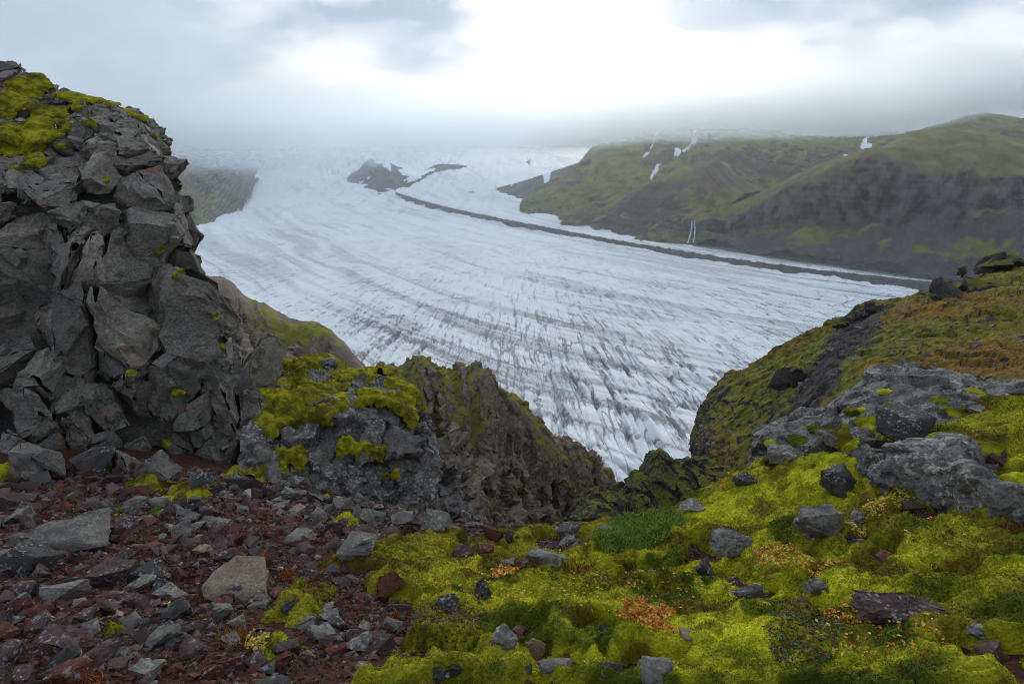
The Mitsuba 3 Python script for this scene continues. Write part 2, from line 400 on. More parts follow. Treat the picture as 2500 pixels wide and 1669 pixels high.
FAR_M['left'] = mountain('hazy_slope', [
    [(-60, 330, 2000), (150, 268, 2450), (195, 245, 2750), (240, 222, 3350), (250, 202, 4000), (256, 186, 4900), (268, 176, 6200)],
    [(-60, 220, 2700), (150, 205, 3000), (195, 198, 3400), (225, 190, 4100), (242, 182, 4900), (256, 176, 5700), (275, 170, 6800)],
    [(-80, 150, 3300), (130, 152, 3700), (185, 154, 4200), (215, 156, 4900), (240, 158, 5700), (262, 160, 6300), (285, 164, 7000)],
    [(-100, 165, 4300), (110, 166, 4900), (170, 168, 5400), (205, 170, 6000), (235, 172, 6500), (262, 174, 7000), (290, 176, 7400)],
], 80, 44, 60, 400, 'm_far', 53, 'hazy green grey slope beyond the glacier below the cloud, left of the ice fall')

# ------------------------------------------------------------------ haze: clear air below, the cloud base that hides the summits above
BX0, BX1, BY0, BY1, BZ0, BZ1 = -9600.0, 9600.0, -60.0, 10400.0, -520.0, 330.0
nxv, nyv, nzv = 170, 110, 52
vx = np.linspace(BX0, BX1, nxv)
vy = np.linspace(BY0, BY1, nyv)
vz = np.linspace(BZ0, BZ1, nzv)
VZ, VY, VX = np.meshgrid(vz, vy, vx, indexing='ij')
q = np.stack([VX / 620, VY / 620, VZ / 240], -1)
base = np.interp(VX / np.maximum(VY, 500), [-0.6, -0.35, -0.1, 0.1, 0.2, 0.4, 0.55, 0.7, 0.9], [-200, -185, -120, -85, -45, -25, 15, 100, 120]) + 170 * (fb(q * 1.9, 4, 5) - 0.5)
den = ss(0, 40, VZ - base) * ss(360, 230, VZ - base) * ss(2500, 3300, VY) * ss(7000, 5800, VY)
sig = 0.00006 + 0.00013 * ss(-500, -1200, VX) * ss(2300, 3200, VY) + 0.0036 * den * (0.4 + 1.2 * fb(q * 2.1, 3, 8))
scene['air'] = {'type': 'heterogeneous', 'albedo': {'type': 'rgb', 'value': [0.93, 0.96, 0.995]},
                'phase': {'type': 'hg', 'g': 0.85},
                'sigma_t': {'type': 'gridvolume', 'grid': mi.VolumeGrid(sig[..., None].astype(np.float32)),
                            'to_world': T().translate([BX0, BY0, BZ0]).scale([BX1 - BX0, BY1 - BY0, BZ1 - BZ0])}}
scene['haze'] = {'type': 'cube', 'to_world': T().translate([(BX0 + BX1) / 2, (BY0 + BY1) / 2, (BZ0 + BZ1) / 2]).scale([(BX1 - BX0) / 2, (BY1 - BY0) / 2, (BZ1 - BZ0) / 2]),
                 'bsdf': {'type': 'null'}, 'interior': {'type': 'ref', 'id': 'air'}}
tag('haze', 'thin blue haze thickening into low cloud round the mountain tops', 'haze', kind='stuff')

# ------------------------------------------------------------------ near materials


def c_cliff(p, n, uv):
    a = pf(p.x * 1.1, p.y * 1.1, p.z * 1.1 + 4, 3)
    g = pn(p.x * 42, p.y * 42, p.z * 42)
    b = pf(p.x * 7, p.y * 7, p.z * 7, 3)
    c = mix((0.055, 0.05, 0.043), (0.30, 0.268, 0.224), a * 0.5 + b * 0.5)
    c = c * (0.55 + 0.9 * g)
    lich = sst(0.58, 0.66, pf(p.x * 24, p.y * 24, p.z * 24 + 9, 3)) * sst(0.42, 0.6, pf(p.x * 2.3, p.y * 2.3, p.z * 2.3, 2))
    c = mix(c, (0.27, 0.265, 0.20), lich * 0.7)
    orange = sst(0.73, 0.78, pf(p.x * 4.5, p.y * 4.5, p.z * 4.5 + 31, 2)) * sst(0.45, 0.6, pf(p.x * 30, p.y * 30, p.z * 30, 2))
    return mix(c, (0.34, 0.10, 0.03), orange * 0.8)


def c_knoll(p, n, uv):
    b = pf(p.x * 5, p.y * 5, p.z * 5, 3)
    g = pn(p.x * 36, p.y * 36, p.z * 36)
    c = mix((0.05, 0.045, 0.04), (0.25, 0.22, 0.19), b) * (0.6 + 0.8 * g)
    lich = sst(0.56, 0.62, pf(p.x * 22, p.y * 22, p.z * 22 + 3, 3)) * sst(0.36, 0.52, pf(p.x * 1.6, p.y * 1.6, p.z * 1.6 + 8, 2))
    return mix(c, (0.36, 0.36, 0.34), lich * 0.85)


def c_outcrop(p, n, uv):
    b = pf(p.x * 6, p.y * 6, p.z * 6, 3)
    g = pn(p.x * 55, p.y * 55, p.z * 55)
    c = mix((0.045, 0.042, 0.038), (0.27, 0.25, 0.22), b) * (0.5 + 1.0 * g)
    lich = sst(0.57, 0.63, pf(p.x * 24, p.y * 24, p.z * 24 + 3, 4)) * sst(0.42, 0.55, pf(p.x * 2.4, p.y * 2.4, p.z * 2.4 + 8, 2))
    return mix(c, (0.40, 0.39, 0.34), lich * 0.75)


def stone_col(dark, light, spot, amount):
    def fn(p, n, uv):
        b = pf(p.x * 9, p.y * 9, p.z * 9, 3)
        g = pn(p.x * 80, p.y * 80, p.z * 80)
        c = mix(dark, light, b) * (0.6 + 0.8 * g)
        l = sst(0.59, 0.66, pf(p.x * 44, p.y * 44, p.z * 44 + 3, 3)) * sst(0.42, 0.58, pf(p.x * 4, p.y * 4, p.z * 4 + 8, 2))
        return mix(c, spot, l * amount)
    return fn


def c_soil(p, n, uv):
    b = pf(p.x * 2.2, p.y * 2.2, p.z * 2.2, 3)
    g = pf(p.x * 40, p.y * 40, p.z * 40, 2)
    c = mix((0.036, 0.017, 0.012), (0.095, 0.038, 0.026), b)
    return c * (0.4 + 1.2 * g)


def c_moss(p, n, uv):
    a = pf(p.x * 1.5, p.y * 1.5, p.z * 1.5 + 2, 3)
    b = pf(p.x * 9, p.y * 9, p.z * 9, 3)
    g = pf(p.x * 95, p.y * 95, p.z * 95, 2)
    c = mix((0.15, 0.157, 0.012), (0.62, 0.59, 0.03), sst(0.3, 0.72, a * 0.5 + b * 0.5))
    c = mix(c, (0.23, 0.165, 0.025), sst(0.48, 0.60, pf(p.x * 0.9 + 3, p.y * 0.9, p.z * 0.9 + 12, 3) * 0.7 + b * 0.3) * 0.7)
    red = sst(0.53, 0.63, pf(p.x * 2.6, p.y * 2.6, p.z * 2.6 + 20, 3) * 0.7 + b * 0.3)
    c = mix(c, (0.11, 0.055, 0.018), red * 0.75)
    dk = sst(0.56, 0.64, pf(p.x * 1.9 + 7, p.y * 1.9, p.z * 1.9 + 40, 3))
    c = mix(c, (0.045, 0.075, 0.012), dk * 0.8)
    return c * (0.6 + 0.8 * g)


def c_mossrock(p, n, uv):
    a = pf(p.x * 2.5, p.y * 2.5, p.z * 2.5 + 2, 3)
    g = pf(p.x * 60, p.y * 60, p.z * 60, 2)
    c = mix((0.08, 0.075, 0.010), (0.36, 0.32, 0.018), sst(0.3, 0.7, a * 0.6 + 0.4 * pf(p.x * 14, p.y * 14, p.z * 14, 2)))
    c = mix(c, (0.13, 0.075, 0.02), sst(0.6, 0.68, pf(p.x * 4 + 9, p.y * 4, p.z * 4, 3)) * 0.7)
    return c * (0.4 + 1.2 * g)


def c_ridge(p, n, uv):
    a = pf(p.x / 5, p.y / 5, p.z / 9, 4)
    b = pf(p.x * 1.2, p.y * 1.2, p.z * 0.7, 4)
    c = mix((0.06, 0.045, 0.036), (0.35, 0.258, 0.19), a * 0.45 + b * 0.55)
    c = c * (0.6 + 0.8 * pn(p.x * 6, p.y * 6, p.z * 6))
    m = sst(0.51, 0.575, pf(p.x / 4.5 + 3, p.y / 4.5, p.z / 6, 4) * 0.62 + b * 0.2 + n.z * 0.20)
    return mix(c, mix((0.08, 0.08, 0.012), (0.30, 0.29, 0.025), b), m * 0.9)


def c_ridgefar(p, n, uv):
    a = pf(p.x / 9, p.y / 9, p.z / 12, 4)
    b = pf(p.x * 0.7, p.y * 0.7, p.z * 0.5, 4)
    c = mix((0.06, 0.045, 0.036), (0.35, 0.258, 0.19), a * 0.45 + b * 0.55)
    m = sst(0.58, 0.65, pf(p.x / 8 + 3, p.y / 8, p.z / 7, 4) * 0.62 + b * 0.2 + n.z * 0.16)
    return mix(c, mix((0.08, 0.08, 0.012), (0.30, 0.29, 0.025), b), m * 0.9)


GULLY = []


def c_slope(p, n, uv):
    a = pf(p.x / 3.5, p.y / 3.5, p.z / 3.5, 4)
    b = pf(p.x * 1.3, p.y * 1.3, p.z * 1.3, 4)
    g = pn(p.x * 9, p.y * 9, p.z * 9)
    o = sst(0.46, 0.66, pf(p.x / 7 + 9, p.y / 7, p.z / 5, 3) * 0.6 + b * 0.4 + sst(9.0, 17.0, p.x) * 0.07 - 0.04)
    moss = mix(mix((0.06, 0.06, 0.008), (0.22, 0.20, 0.016), b), mix((0.10, 0.055, 0.012), (0.28, 0.135, 0.018), b), o)
    rock = mix((0.022, 0.02, 0.02), (0.085, 0.075, 0.07), b)
    scree = mix((0.026, 0.022, 0.021), (0.085, 0.07, 0.062), g * 0.5 + b * 0.5)
    d = mi.Float(1e3)
    for q0, q1 in zip(GULLY[:-1], GULLY[1:]):
        e = q1 - q0
        l2 = float(e @ e)
        t = dr.clip(((p.x - q0[0]) * e[0] + (p.y - q0[1]) * e[1] + (p.z - q0[2]) * e[2]) / l2, 0, 1)
        d = dr.minimum(d, dr.sqrt(dr.square(p.x - q0[0] - t * e[0]) + dr.square(p.y - q0[1] - t * e[1]) + dr.square(p.z - q0[2] - t * e[2])))
    edge = sst(2.1, 1.3, d + 2.2 * (b - 0.5) + 1.6 * (a - 0.5))
    r = sst(0.50, 0.58, a * 0.45 + b * 0.33 + (1 - n.z) * 0.90 - 0.27)
    r = dr.maximum(r, sst(0.66, 0.72, pf(p.x * 2.6, p.y * 2.6, p.z * 2.6 + 5, 2)))
    c = mix(moss, rock, r)
    return mix(c, scree, edge) * (0.7 + 0.6 * g)


def bump_rock(k):
    return lambda p, n, uv: pf(p.x * k, p.y * k, p.z * k, 3)


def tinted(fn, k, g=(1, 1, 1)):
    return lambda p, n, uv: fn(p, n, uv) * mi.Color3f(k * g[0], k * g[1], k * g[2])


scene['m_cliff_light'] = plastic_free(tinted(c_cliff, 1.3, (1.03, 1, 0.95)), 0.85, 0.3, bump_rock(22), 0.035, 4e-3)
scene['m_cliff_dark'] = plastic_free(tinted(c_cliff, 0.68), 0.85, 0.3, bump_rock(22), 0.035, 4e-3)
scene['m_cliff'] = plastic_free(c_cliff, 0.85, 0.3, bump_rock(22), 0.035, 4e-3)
scene['m_knoll'] = plastic_free(c_knoll, 0.85, 0.3, bump_rock(26), 0.03, 4e-3)
scene['m_outcrop'] = plastic_free(c_outcrop, 0.85, 0.3, bump_rock(26), 0.025, 3e-3)
STONES = {
    'grey': ((0.07, 0.063, 0.054), (0.28, 0.25, 0.21), (0.34, 0.33, 0.29), 0.7),
    'dark': ((0.028, 0.026, 0.025), (0.11, 0.10, 0.092), (0.30, 0.31, 0.31), 0.8),
    'red': ((0.05, 0.018, 0.012), (0.16, 0.056, 0.037), (0.26, 0.22, 0.22), 0.6),
    'purple': ((0.045, 0.028, 0.025), (0.155, 0.098, 0.086), (0.34, 0.32, 0.33), 0.8),
    'tan': ((0.13, 0.095, 0.062), (0.30, 0.23, 0.16), (0.34, 0.31, 0.26), 0.5),
}
for k, v in STONES.items():
    scene['m_stone_' + k] = plastic_free(stone_col(*v), 0.85, 0.15, bump_rock(48), 0.012, 2e-3)
scene['m_soil'] = plastic_free(c_soil, 0.95, 0.1, bump_rock(60), 0.01, 2e-3)
scene['m_moss'] = plastic_free(c_moss, 1.0, 0.05, bump_rock(75), 0.016, 2e-3)
scene['m_mossrock'] = plastic_free(c_mossrock, 1.0, 0.05, bump_rock(40), 0.02, 3e-3)


def c_crag(p, n, uv):
    b = pf(p.x * 1.5, p.y * 1.5, p.z * 1.5, 4)
    g = pn(p.x * 9, p.y * 9, p.z * 9)
    c = mix((0.024, 0.021, 0.02), (0.10, 0.086, 0.076), b) * (0.6 + 0.8 * g)
    m = sst(0.62, 0.70, n.z * 0.55 + pf(p.x * 0.9, p.y * 0.9, p.z * 0.9 + 4, 3) * 0.45)
    return mix(c, (0.12, 0.11, 0.014), m)


scene['m_crag'] = plastic_free(c_crag)
scene['m_ridge'] = plastic_free(c_ridge)
scene['m_ridgefar'] = plastic_free(c_ridgefar)
scene['m_slope'] = plastic_free(c_slope)
VC = {'type': 'mesh_attribute', 'name': 'vertex_color'}
scene['m_gravel'] = {'type': 'twosided', 'bsdf': {'type': 'principled', 'base_color': VC, 'roughness': 0.85, 'specular': 0.3}}
scene['m_leaf'] = {'type': 'twosided', 'bsdf': {'type': 'principled', 'base_color': VC, 'roughness': 0.55, 'specular': 0.3}}

# ------------------------------------------------------------------ near ridges


def facets(P, size, seed, stretch=(1, 1, 1), tilt=0.5):
    """Heights (in units of size) of fractured rock: every cell of a 3-d mosaic is a tilted plane of its own."""
    r = np.random.default_rng(seed)
    q = P.reshape(-1, 3) / size / np.array(stretch)
    lo, hi = q.min(0) - 1, q.max(0) + 1
    pick = q[r.integers(0, len(q), min(len(q), 9000))]
    seeds = np.unique(np.round(pick / 0.75), axis=0) * 0.75 + 0
    seeds = seeds + r.uniform(-0.36, 0.36, seeds.shape)
    off, grad = r.uniform(-0.5, 0.5, len(seeds)), r.normal(0, tilt, seeds.shape)
    i = cKDTree(seeds).query(q)[1]
    return (off[i] + ((q - seeds[i]) * grad[i]).sum(1)).reshape(P.shape[:-1])


def project(P):
    x, y, z = P[..., 0], P[..., 1], P[..., 2]
    f = np.maximum(y * math.cos(PITCH) - z * math.sin(PITCH), 1e-3)
    return 512 + FPX * x / f, 341.5 - FPX * (y * math.sin(PITCH) + z * math.cos(PITCH)) / f


def pick(P, u, v):
    """The point of a surface that the photograph shows at (u, v): to read positions off it."""
    U, V = project(P)
    d = (U - u) ** 2 + (V - v) ** 2
    near = d < max(np.partition(d.ravel(), 12)[12], 4.0)
    return P[near][np.argmin(P[near][:, 1])]


def outward(P):
    """Normals turned towards the viewer's side."""
    n = normals(P)
    if (n * (-P)).sum(-1).mean() < 0:
        n = -n
    return n


def crag(lines, nu, nv, shapes, crest=None):
    """A lofted rock face broken by shapes: (kind, size, height, seed, stretch)."""
    P = loft(lines, nu, nv)
    for kind, size, hgt, seed, st in shapes:
        n = outward(P)
        q = P / size / np.array(st)
        if kind == 'facet':
            h = facets(P, size, seed, st)
        elif kind == 'flute':      # gullies and ribs running down the fall line; size = how many, st = (wander, run, -)
            UU, VV = np.meshgrid(np.linspace(0, 1, nu), np.linspace(0, len(lines) - 1, nv))
            wv = fb(P / 6.0, 3, seed + 7) - 0.5
            h = ridged(np.stack([UU * size + st[0] * wv, VV * st[1] + 0.7 * wv, UU * 0], -1), 3, seed) - 0.6
        elif kind == 'rib':
            h = ridged(q + 0.6 * (fb(q * 0.7 + 5, 3, seed + 50)[..., None] - 0.5), 4, seed) - 0.6
        else:
            h = fb(q, 4, seed) - 0.5
        if crest is not None and size > 1.5:
            h = (h - 0.38) * (0.18 + 0.82 * ss(0.12, 1.5, np.abs(np.linspace(0, len(lines) - 1, nv) - crest)))[:, None]
        P = P + n * (hgt * h)[..., None]
    return P


CR = crag([
    [(385, 560, 30), (430, 560, 31), (480, 555, 33), (530, 552, 36), (580, 548, 40), (625, 530, 47), (640, 515, 56)],
    [(384, 470, 40), (420, 480, 40), (462, 492, 40), (515, 505, 42), (565, 513, 45), (615, 510, 50), (633, 505, 57)],
    [(380, 405, 47), (415, 405, 47), (455, 420, 46), (500, 445, 47), (550, 468, 48), (603, 488, 52), (625, 494, 57)],
    [(374, 374, 52), (381, 361, 52), (389, 363, 52), (403, 363, 52), (415, 353.5, 52), (430, 354, 52), (440, 362, 52), (451, 370, 52), (456, 373, 52), (461, 367, 52), (466, 369, 52), (475, 361, 52), (484, 365, 52), (491, 367, 52), (497, 378, 52), (506, 392, 52), (520, 396.5, 52.5), (531, 407.5, 53), (545, 421.5, 53), (558, 436, 54), (566, 437, 54), (585, 445, 54.5), (593, 457, 55), (597, 454, 55), (603, 464, 56), (612, 469, 57), (619, 484, 58)],
    [(370, 390, 60), (400, 380, 60), (430, 372, 60), (470, 380, 60), (500, 402, 60), (550, 440, 61), (590, 470, 62), (612, 500, 63)],
    [(360, 460, 66), (400, 460, 66), (430, 460, 66), (470, 470, 66), (500, 480, 66), (550, 500, 66), (590, 520, 67), (605, 540, 68)],
], 350, 260, [('rib', 7.0, 2.6, 3, (1, 1, 3.6)), ('flute', 13, 3.4, 9, (0.9, 0.55, 1)), ('flute', 34, 1.3, 10, (1.5, 0.9, 1)), ('rib', 2.2, 0.9, 8, (1, 1, 2.6)), ('facet', 1.1, 0.34, 5, (1, 1, 2.2)), ('rib', 0.9, 0.5, 6, (1, 1, 2.0)), ('fbm', 0.3, 0.16, 7, (1, 1, 1))], 3)
surf('rock_ridge', CR, 'm_ridge', False)
tag('rock_ridge', 'jagged brown ridge with mossy ledges descending to the glacier in the middle of the picture', 'ridge', kind='structure')

LR = crag([
    [(150, 480, 60), (230, 440, 60), (290, 430, 60), (350, 430, 62), (400, 430, 68)],
    [(150, 400, 68), (230, 385, 68), (290, 385, 68), (350, 400, 70), (392, 410, 74)],
    [(160, 345, 76), (235, 345, 76), (287, 353, 75), (332, 369, 76), (385, 392, 80)],
    [(160, 300, 92), (230, 310, 92), (285, 335, 91), (325, 350, 90), (378, 380, 90)],
    [(160, 250, 108), (209, 273, 106), (221, 275, 105), (235, 282, 104), (251, 296, 103), (267, 302, 102), (276, 308, 102), (298, 319, 100), (317, 321, 99), (328, 326, 98), (338, 334, 98), (353, 348, 97), (362, 358, 96), (375, 370, 95)],
    [(160, 280, 125), (210, 300, 122), (250, 320, 120), (300, 342, 118), (340, 360, 115), (370, 390, 110)],
], 270, 200, [('rib', 14, 4.0, 13, (1, 1, 2.4)), ('flute', 12, 4.5, 20, (0.9, 0.6, 1)), ('rib', 4.5, 1.7, 18, (1, 1, 2.2)), ('facet', 1.9, 0.5, 15, (1, 1, 1.6)), ('rib', 1.6, 0.7, 19, (1, 1, 1.6)), ('fbm', 0.6, 0.3, 16, (1, 1, 1))], 4)
surf('brown_ridge', LR, 'm_ridgefar', False)
tag('brown_ridge', 'brown rock slope thinly grown with moss behind the tall stone cliff', 'ridge', kind='structure')

RS = crag([
    [(655, 545, 44), (662, 548, 30), (700, 545, 22), (760, 520, 19), (840, 480, 18), (930, 440, 18), (1060, 420, 18)],
    [(700, 500, 46), (688, 498, 36), (703, 495, 31), (745, 470, 28), (810, 435, 26), (910, 400, 25), (1060, 385, 25)],
    [(712, 450, 48), (697, 446, 42), (712, 440, 38), (745, 425, 36), (800, 392, 34), (900, 350, 33), (1060, 335, 33)],
    [(730, 415, 50), (706, 405, 46), (724, 398, 43), (755, 385, 42), (808, 355, 41), (905, 320, 41), (1060, 300, 41)],
    [(745, 378, 53), (728, 369, 50), (744, 363, 49), (764, 355.5, 49), (789, 338, 50), (812, 330.5, 51), (845, 322.5, 52), (862, 313, 52), (877, 303, 53), (890, 304, 53), (907, 299, 54), (936, 288, 55), (965, 278, 57), (1000, 266, 58), (1030, 262, 58), (1060, 250, 58)],
    [(770, 385, 58), (760, 380, 58), (775, 372, 58), (800, 364, 58), (830, 350, 60), (855, 342, 60), (890, 330, 61), (930, 318, 63), (980, 306, 66), (1080, 292, 68)],
    [(780, 450, 64), (780, 450, 64), (790, 450, 64), (810, 450, 64), (840, 450, 66), (900, 450, 68), (950, 450, 70), (1000, 450, 72), (1100, 450, 74)],
], 340, 260, [('fbm', 9, 1.6, 23, (1, 1, 1)), ('facet', 2.2, 0.22, 24, (1, 1, 1)), ('fbm', 1.4, 0.5, 27, (1, 1, 1)), ('facet', 0.5, 0.09, 25, (1, 1, 0.7)), ('fbm', 0.35, 0.16, 26, (1, 1, 1)), ('fbm', 0.13, 0.07, 28, (1, 1, 1))])
surf('mossy_slope', RS, 'm_slope', False)
GULLY.extend(pick(RS, u, v) for u, v in ((868, 312), (846, 345), (818, 382), (784, 430), (750, 470)))
tag('mossy_slope', 'steep orange and olive moss slope with a dark scree gully and a sheer edge over the glacier', 'slope', kind='structure')


def mound(key, top, Y, depth, foot, bsdf, seed, label, nu=120, nv=90, size=1.0):
    t = np.array(top, float)
    u0, u1 = t[0, 0], t[-1, 0]
    um = (u0 + u1) / 2
    mk = lambda k, dv, dy, sq: [(um + (u - um) * sq, foot if k == 0 else v + dv, Y + dy) for u, v in top]
    P = crag([mk(0, 0, -depth, 1.25),
              [(um + (u - um) * 1.12, v + 0.45 * (foot - v), Y - 0.6 * depth) for u, v in top],
              [(um + (u - um) * 1.02, v + 0.12 * (foot - v), Y - 0.22 * depth) for u, v in top],
              [(u, v, Y) for u, v in top],
              [(um + (u - um) * 1.05, v + 0.25 * (foot - v), Y + 0.6 * depth) for u, v in top],
              [(um + (u - um) * 1.2, foot, Y + 1.2 * depth) for u, v in top]],
             nu, nv, [('facet', size, 0.30 * size, seed, (1, 1, 1.3)), ('fbm', 0.5 * size, 0.22 * size, seed + 1, (1, 1, 1)), ('facet', 0.3 * size, 0.08 * size, seed + 2, (1, 1, 1))])
    surf(key, P, bsdf, False)
    tag(key, label, 'rock mound', kind='structure')
    return P


mound('saddle', [(560, 545), (590, 520), (612, 500), (640, 486), (668, 470), (690, 460), (712, 462), (760, 470), (800, 490)], 33, 8, 560, 'm_crag', 61, 'dark mossy saddle joining the rock pinnacles to the slope', 180, 110, 1.6)
for i, (top, Y, dep, foot, lab) in enumerate((
        ([(636, 486), (641, 470), (644, 463), (651, 453.5), (659, 451), (666, 456), (673, 461), (681, 464), (690, 470), (698, 486)], 29, 3.2, 520, 'knobbly rock pinnacle standing against the glacier beside the sheer slope edge'),
        ([(608, 500), (613, 489), (620, 484), (627, 481), (632, 474), (637, 472), (644, 476), (650, 490), (655, 505)], 25, 2.6, 530, 'low dark rock hump at the foot of the pinnacle'),
        ([(566, 532), (571, 517), (575, 509), (580, 501), (588, 494), (597, 490), (606, 491), (615, 496), (620, 506), (626, 525)], 20, 2.4, 548, 'round dark mossy rock knob just beyond the edge of the ground'))):
    P_ = mound(numbered('rock_pinnacle'), top, Y, dep, foot, 'm_crag', 71 + 5 * i, lab, 120, 90, 0.8)
    k = 'rock_pinnacle' if i == 0 else f'rock_pinnacle_{i:03d}'
    labels[k] = {'label': lab, 'category': 'rock'}

# ------------------------------------------------------------------ the ground underfoot
GC = np.array([
    (0, 683, 2.9), (256, 683, 2.95), (512, 683, 3.0), (768, 683, 2.9), (1024, 683, 2.6), (-200, 683, 2.8), (1250, 683, 2.4),
    (0, 600, 4.3), (256, 600, 4.5), (512, 600, 4.6), (768, 600, 4.3), (1024, 600, 3.7), (-200, 600, 4.2), (1250, 600, 3.3),
    (0, 540, 5.9), (256, 540, 6.4), (512, 548, 7.0), (768, 545, 5.9), (1024, 530, 4.7), (-200, 540, 5.9), (1250, 520, 4.2),
    (440, 524, 8.6), (520, 536, 8.4), (600, 534, 8.2), (655, 522, 8.2), (700, 507, 8.1), (740, 482, 8.0), (390, 512, 9.2),
    (0, 455, 9.2), (110, 458, 9.6), (200, 468, 9.8), (270, 484, 9.9), (340, 502, 9.6), (-200, 455, 9.2),
    (770, 466, 7.6), (840, 470, 7.0), (900, 466, 6.6), (1024, 445, 6.0), (1200, 428, 5.6), (830, 455, 8.4), (880, 440, 9.0), (965, 424, 7.2), (1024, 410, 7.0), (1200, 395, 6.7), (900, 445, 7.5)], float)
GPTS = at(GC[:, 0], GC[:, 1], GC[:, 2])
extra = np.array([(-8, 13, -6.0), (-4, 13, -7.0), (0, 12, -9.0), (3.0, 11.5, -9.5), (7, 12.5, -7.5), (12, 12, -5.5), (0, 0.3, -1.65), (-4, 0.3, -1.7), (4, 0.3, -1.5), (0, 16, -14), (5, 16, -13), (-6, 17, -9), (12, 16, -9)], float)
GPTS = np.vstack([GPTS, extra])
GRBF = RBFInterpolator(GPTS[:, :2], GPTS[:, 2], kernel='thin_plate_spline', smoothing=0.02)


def gbase(x, y):
    q = np.stack([np.ravel(x), np.ravel(y)], -1)
    return GRBF(q).reshape(np.shape(x))


# a table of the smooth surface, for quick look-up
_tx, _ty = np.linspace(-14, 14, 281), np.linspace(0.2, 16.5, 165)
_TZ = gbase(*np.meshgrid(_tx, _ty, indexing='ij'))
from scipy.interpolate import RegularGridInterpolator
GTAB = RegularGridInterpolator((_tx, _ty), _TZ, bounds_error=False, fill_value=None)


def gz0(x, y):
    return GTAB(np.stack([np.clip(x, -14, 14), np.clip(y, 0.2, 16.5)], -1))


def p2(x, y, c=0.0):
    return np.stack([x, y, np.zeros_like(x) + c], -1)


def ground_z(x, y):
    z = gz0(x, y)
    return z + 0.22 * (fb(p2(x / 0.9, y / 0.9), 4, 101) - 0.5) + 0.05 * (fb(p2(x / 0.12, y / 0.12), 3, 105) - 0.5)


def on_ground(u, v, zf=None):
    """Where the line of sight (u, v) of the photograph meets the ground."""
    r = ray(u, v)
    r = r / r[..., 1:2]
    ys = np.geomspace(1.5, 15, 700)
    P = r[..., None, :] * ys[:, None]
    d = P[..., 2] - gz0(P[..., 0], P[..., 1])
    i = np.where((d < 0).any(-1), np.argmax(d < 0, axis=-1), np.argmin(d, axis=-1))   # a line that clears the edge stops nearest to it
    return np.take_along_axis(P, i[..., None, None], -2)[..., 0, :]


def polar(na, nr, r0, r1, a0=-50, a1=50):
    A, R = np.meshgrid(np.radians(np.linspace(a0, a1, na)), np.geomspace(r0, r1, nr))
    return R * np.sin(A), R * np.cos(A)


gx, gy = polar(360, 300, 1.3, 16.0, -56, 56)
put('ground', trimesh.Trimesh(np.stack([gx, gy, ground_z(gx, gy)], -1).reshape(-1, 3), gridfaces(300, 360), process=False), 'm_soil', smooth=True)
tag('ground', 'dark red volcanic soil of the hilltop sloping to the drop', 'ground', kind='structure')

# where moss grows: right of an outline on the ground, and islands on the scree
EDGE = on_ground(np.array([345, 372, 385, 398, 392, 365, 345, 352, 420, 480, 540, 600, 660, 715, 750, 800, 900, 960, 1040, 1240, 1240, 1000, 500.]),
                 np.array([690, 665, 640, 620, 605, 585, 565, 552, 545, 538, 534, 531, 520, 495, 474, 462, 445, 418, 404, 390, 690, 700, 700.]))


def poly_dist(x, y, poly):
    """Signed distance to a closed outline, positive inside."""
    q = np.stack([np.ravel(x), np.ravel(y)], -1)
    d = np.full(len(q), 1e9)
    ins = np.zeros(len(q), bool)
    for a, b in zip(poly, np.roll(poly, -1, 0)):
        e = b - a
        t = np.clip(((q - a) @ e) / max(e @ e, 1e-9), 0, 1)
        d = np.minimum(d, np.linalg.norm(q - a - t[:, None] * e, axis=1))
        c = ((a[1] > q[:, 1]) != (b[1] > q[:, 1])) & (q[:, 0] < (b[0] - a[0]) * (q[:, 1] - a[1]) / (b[1] - a[1] + 1e-12) + a[0])
        ins ^= c
    return np.where(ins, d, -d).reshape(np.shape(x))


ISLES = [(300, 612, 34, 16), (285, 647, 26, 12), (300, 600, 22, 9), (50, 542, 16, 9), (28, 468, 22, 14), (95, 470, 16, 6), (150, 488, 26, 7), (190, 495, 28, 7), (235, 475, 18, 8),
         (112, 513, 10, 6), (205, 482, 12, 6), (262, 478, 14, 8), (330, 500, 14, 6), (345, 520, 16, 5), (120, 632, 8, 5), (340, 566, 18, 9), (322, 596, 14, 7), (155, 510, 10, 5)]
BARE = [(755, 600, 20, 16), (790, 612, 34, 12), (460, 560, 12, 6), (520, 640, 12, 8), (640, 672, 34, 10), (560, 670, 24, 9), (985, 668, 50, 16), (700, 560, 24, 9), (640, 578, 26, 7), (920, 520, 34, 14), (800, 560, 10, 6),
        (660, 600, 14, 6), (575, 575, 14, 5), (440, 660, 40, 10), (900, 470, 46, 14), (600, 640, 20, 6), (985, 470, 40, 10), (560, 548, 30, 6), (880, 560, 16, 8), (480, 545, 14, 4), (918, 474, 56, 10), (960, 500, 64, 12)]


def blob(x, y, spec):
    u, v, a, b = spec
    c = on_ground(np.array(float(u)), np.array(float(v)))
    e = on_ground(np.array(float(u + a)), np.array(float(v)))
    f0, f1 = on_ground(np.array(float(u)), np.array(float(v + b))), on_ground(np.array(float(u)), np.array(float(v - b)))
    ra, rb = max(abs(e[0] - c[0]), 0.05), max(np.linalg.norm(f1 - f0)[None][0] / 2, 0.05)
    return 1 - np.sqrt(((x - c[0]) / ra) ** 2 + ((y - c[1]) / rb) ** 2), min(ra, rb)


